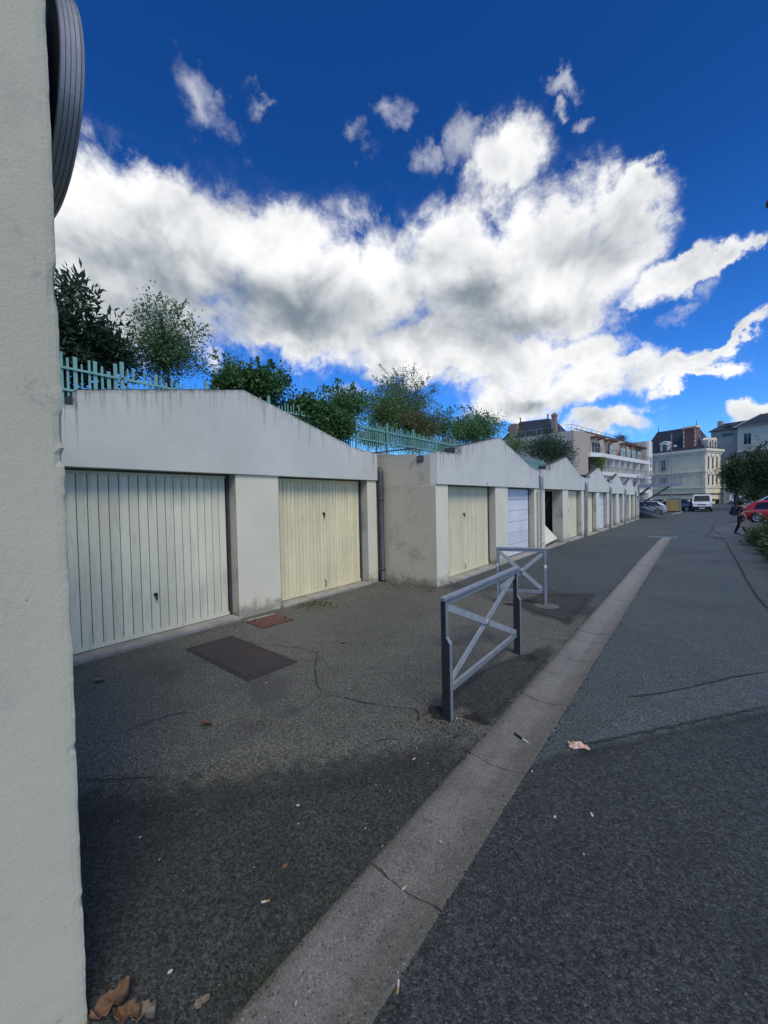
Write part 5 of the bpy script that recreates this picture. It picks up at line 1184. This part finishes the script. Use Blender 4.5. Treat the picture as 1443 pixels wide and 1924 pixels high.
# ------------------------------------------------------------------ litter, leaves, weeds and grit
def leaf_obj(label, px, py, size, rz, mat='dead_leaf', curl=.35):
    p = on_ground(px, py); mb = MB(); n, m_ = 17, 9; vs_ = []; ph = random.random()*6
    for i in range(n):
        u = i/(n-1); w = size*.30*math.sin(math.pi*u**.85)**.75*(1+.16*math.sin(u*23+ph))+.001
        for j in range(m_):
            v = j/(m_-1)*2-1; zz = size*curl*(.55*v*v*(.4+u)+.5*(u-.45)**2+.16*math.sin(u*9+ph+v*2)+.10*math.sin(v*7+u*5+ph)+.08*abs(math.sin(u*14+abs(v)*4)))
            vs_.append(((u-.5)*size+.06*size*v*v, w*v*(1-.25*curl*abs(v)), zz))
    zm = min(v[2] for v in vs_); vs_ = [(x, y_, z-zm+.010) for x, y_, z in vs_]
    mb.add(vs_, [(i*m_+j, i*m_+j+1, (i+1)*m_+j+1, (i+1)*m_+j) for i in range(n-1) for j in range(m_-1)], True)
    mb.tube([(-size*.5, 0, vs_[m_//2][2]), (-size*.62, size*.05, .012)], [.0016, .001], 5)
    o = mb.build('dead_leaf', mat); o.location = (p.x, p.y, 0); o.rotation_euler = (0, 0, rad(rz))
    so = o.modifiers.new('thick', 'SOLIDIFY'); so.thickness = .001
    return tag(o, label, 'leaf')
leaf_obj('curled orange brown leaf lying alone on the older asphalt', 387, 1364, .10, 20)
leaf_obj('large crumpled brown leaf against the foot of the foreground wall', 205, 1908, .11, 70, 'dead_leaf', .6); leaf_obj('grey brown crumpled leaf beside the large brown leaf', 268, 1922, .09, 30, 'dead_leaf_grey', .6); leaf_obj('small upright brown leaf fragment near the crumpled leaves', 238, 1920, .10, 25, 'dead_leaf', .5)
leaf_obj('small tan leaf on the dark asphalt near the channel', 535, 1634, .03, 80); leaf_obj('narrow dry leaf in front of the pale green door', 185, 1280, .14, 10, 'dead_leaf_grey', .12); leaf_obj('pale dry leaf between the covers and the short barrier', 645, 1209, .07, 5, 'dead_leaf_grey', .2); leaf_obj('pinkish dry leaf fragment beside the channel edge', 378, 1893, .05, 60, 'dead_leaf_grey')
def flake(label, px, py, s, mat='paper_white', cat='litter', z=.0, name='paper_scrap', asp=.5, rz=None):
    p = on_ground(px, py); n = 7; a0 = random.random()*6; mb = MB()
    ring = [(s*.5*math.cos(a0+2*math.pi*i/n)*random.uniform(.7, 1.1), s*.5*asp*math.sin(a0+2*math.pi*i/n)*random.uniform(.7, 1.1)) for i in range(n)]
    mb.add([(x, y, .004) for x, y in ring]+[(x*.8, y*.8, .004+s*.18+random.uniform(0, s*.06)) for x, y in ring], [tuple(range(n-1, -1, -1)), tuple(range(n, 2*n))]+[(i, (i+1) % n, n+(i+1) % n, n+i) for i in range(n)])
    o = mb.build(name, mat); o.location = (p.x, p.y, .004+z); o.rotation_euler = (0, 0, random.random()*6 if rz is None else rad(rz)); return tag(o, label, cat)
def butt(label, px, py, rz, ln=.03, z=.004):
    p = on_ground(px, py); t_ = thing('cigarette_butt', label, 'cigarette butt', (p.x, p.y, z), rad(rz)); r_ = .0042
    MB().tube([(-ln/2, 0, r_), (ln*.05, 0, r_)], r_, 8).build('paper', 'paper_white', t_); MB().tube([(ln*.052, 0, r_), (ln/2, 0, r_)], r_, 8).build('filter', 'filter_tan', t_)
butt('cigarette butt lying at the right edge of the channel', 748, 1858, -60, .04); butt('white cigarette end on the dark asphalt', 499, 1697, 50, .034); butt('cigarette end on the channel slab below the cracked joint', 760, 1661, 80, .028, -.02); butt('tiny cigarette end further up beside the channel', 778, 1428, 80, .026)
# crumpled wrapper
p = on_ground(1086, 1407); mb = MB(); n = 14; rings = 6; vs_ = [(0, 0, .03)]
for k in range(1, rings+1):
    for i in range(n):
        a = 2*math.pi*i/n; r_ = k/rings*(.050+.012*math.sin(2*a+.6)+.010*math.sin(5*a)); vs_.append((r_*math.cos(a)*1.15, r_*math.sin(a)*.75, .006+.022*(1-k/rings)+.012*math.sin(3*a+k*1.7)*(k/rings)+random.uniform(0, .010)))
fs_ = [(0, 1+i, 1+(i+1) % n) for i in range(n)]+[(1+(k-1)*n+i, 1+k*n+i, 1+k*n+(i+1) % n, 1+(k-1)*n+(i+1) % n) for k in range(1, rings) for i in range(n)]
mb.add(vs_, fs_, False); o = mb.build('wrapper', 'wrapper_orange'); o.location = (p.x, p.y, .012); o.modifiers.new('thick', 'SOLIDIFY').thickness = .001; tag(o, 'crumpled orange and white wrapper on the lane beside the channel', 'wrapper')
# pen on the channel
p = on_ground(986, 1388.5); pn = thing('pen', 'black and white pen lying across the concrete channel', 'pen', (p.x, p.y, .0), math.atan2(-.0, 1)+rad(-22))
MB().tube([(-.095, 0, -.006), (-.085, 0, -.004), (-.02, 0, -.01)], [.005, .0075, .0075], 8).build('cap', 'black_plastic', pn); MB().tube([(-.019, 0, -.01), (.03, 0, -.012)], .007, 8).build('barrel', 'paper_white', pn); MB().tube([(.031, 0, -.012), (.075, 0, -.008), (.10, 0, -.005)], [.0065, .0055, .002], 8).build('grip', 'zinc', pn)
bits = [(560,1516,.022,'white crumb of paper in the middle of the dark asphalt'),(1043,1538,.022,'white scrap on the lane right of the channel'),(1112,1534,.03,'pale splayed scrap on the lane beside the white scrap'),(1097,1608,.014,'pale chip on the lane nearer the channel end slabs'),(828,1578,.016,'white chip lying in the middle of the channel'),(300,1618,.014,'small pale stone on dark asphalt before the foreground wall'),(263,1576,.016,'sliver of white paper near the edge of the dark asphalt'),(320,1830,.02,'white sliver near the crumpled leaves'),(500,1285,.02,'white scrap below the black iron cover'),(443,1289,.014,'white crumb before the pale green door sill'),(445,1188,.03,'white scrap between the two iron covers'),(802,1320,.02,'white scrap left of the near barrier post'),(858,1352,.024,'pale scrap at the foot of the near barrier post'),(556,1880,.018,'pale pebble on the nearest channel slab'),(960,1318,.014,'white crumb right of the near barrier post'),(1041,1375,.012,'white crumb on the channel edge near the pen'),(735,1088,.05,'white rag at the foot of the exposed flank wall'),(1000,1452,.018,'white crumb at the channel joint beside the wrapper')]
for k, (x, y_, s, lb) in enumerate(bits):
    flake(lb, x, y_, s, 'paper_white' if 'stone' not in lb and 'pebble' not in lb else 'pebble', z=-.018 if 'middle of the channel' in lb or 'nearest channel' in lb else 0.)
def scatter(name, pts, smin, smax, mat, kind='stuff'):
    mb = MB()
    for (x, y_, z) in pts:
        s = random.uniform(smin, smax); a0 = random.random()*6; n = 5
        ring = [(x+s*math.cos(a0+i*1.2566)*random.uniform(.6, 1.1), y_+s*math.sin(a0+i*1.2566)*random.uniform(.6, 1.1)) for i in range(n)]
        mb.add([(a, b, z-.001) for a, b in ring]+[(x, y_, z+s*random.uniform(.5, 1.))], [(i, (i+1) % n, n) for i in range(n)])
    return mb.build(name, mat, kind=kind)
pt = []
for k in range(420):
    y_ = abs(np.random.normal(0, 4.))+.6; x = random.uniform(-5., 2.2)
    if GX0-.01 < x < GX1+.01 or x < -1.5 and y_ < .5: continue
    pt.append((x, y_, .006))
scatter('grit', pt, .002, .006, 'pebble')
pt = []
for k in range(1500):     # grit collected along the channel edges, the sills and the foot of the barrier posts
    m_ = random.random()
    if m_ < .45: pt.append((random.choice((GX0-.012, GX1+.012))+random.gauss(0, .018), random.uniform(.3, 12), .006))
    elif m_ < .65: pt.append((-5.2+abs(random.gauss(0, .09)), random.uniform(1.2, 6.6), .004))
    elif m_ < .8: pt.append((-1.55+random.gauss(0, .13), 2.7+random.gauss(0, .13), .008))
    else: pt.append((-3.9+abs(random.gauss(0, .09)), random.uniform(6.8, 13), .004))
scatter('grit', pt, .003, .009, 'soil')
# mounds of broken asphalt round the barrier posts
def mound(px, py, rx, ry, h):
    p = on_ground(px, py); mb = MB(); n = 26; rings = 7; vs_ = [(0, 0, h)]
    for k in range(1, rings+1):
        for i in range(n):
            a = 2*math.pi*i/n; f = k/rings*(1+.2*math.sin(3*a+px)+.1*math.sin(7*a)); vs_.append((rx*f*math.cos(a), ry*f*math.sin(a), max(-.004, h*(1-(k/rings)**1.5)+random.uniform(-.008, .008)*(1 if k < rings else 0)-(.004 if k == rings else 0))))
    mb.add(vs_, [(0, 1+i, 1+(i+1) % n) for i in range(n)]+[(1+(k-1)*n+i, 1+k*n+i, 1+k*n+(i+1) % n, 1+(k-1)*n+(i+1) % n) for k in range(1, rings) for i in range(n)])
    o = mb.build('broken_asphalt', 'soil', ground); o.location = (p.x, p.y, .004)
mound(828, 1338, .10, .10, .026); mound(895, 1350, .10, .06, .014); mound(1000, 1238, .09, .12, .012); mound(958, 1136, .10, .08, .010)
def weeds(pts, n, h, mat='grass'):
    P, D = [], []
    for (x, y_, s) in pts:
        k = n; g_ = np.random.normal(size=(k, 3)); P.append(np.stack([x+g_[:, 0]*s, y_+g_[:, 1]*s, np.full(k, .004)], 1)); g_[:, 2] = np.abs(g_[:, 2])*.7+.7; D.append(g_)
    return P, D
wp = []
for k in range(26):
    wp.append((GX0-.012+random.gauss(0, .01), random.choice((random.uniform(.55, 1.1), random.uniform(.6, 9))), .012))
for x, y_ in ((432, 1890), (450, 1870), (486, 1360), (730, 1092), (760, 1096), (790, 1104), (812, 1108), (805, 1112), (455, 1172), (560, 1135), (600, 1128), (905, 1086)):
    q = on_ground(x, y_); wp += [(q.x+random.gauss(0, .05), q.y+random.gauss(0, .05), .03) for _ in range(4)]
P, D = weeds(wp, 9, .05); leaves_mesh('weeds', np.concatenate(P), np.concatenate(D), .026, .006, 'grass', None, 'stuff')
# flattened leaf litter in front of the cream door and the flank wall
P = []
for k in range(240):
    if random.random() < .6: q = on_ground(random.gauss(590, 22), random.gauss(1136, 4))
    else: q = on_ground(random.uniform(720, 830), random.gauss(1101, 3))
    P.append((q.x, q.y, .008))
D = np.random.normal(size=(len(P), 3)); D[:, 2] = np.abs(D[:, 2])*.15
leaves_mesh('leaf_litter', np.array(P), D, .05, .03, 'leaf_brown', None, 'stuff')
bpy.context.view_layer.update()
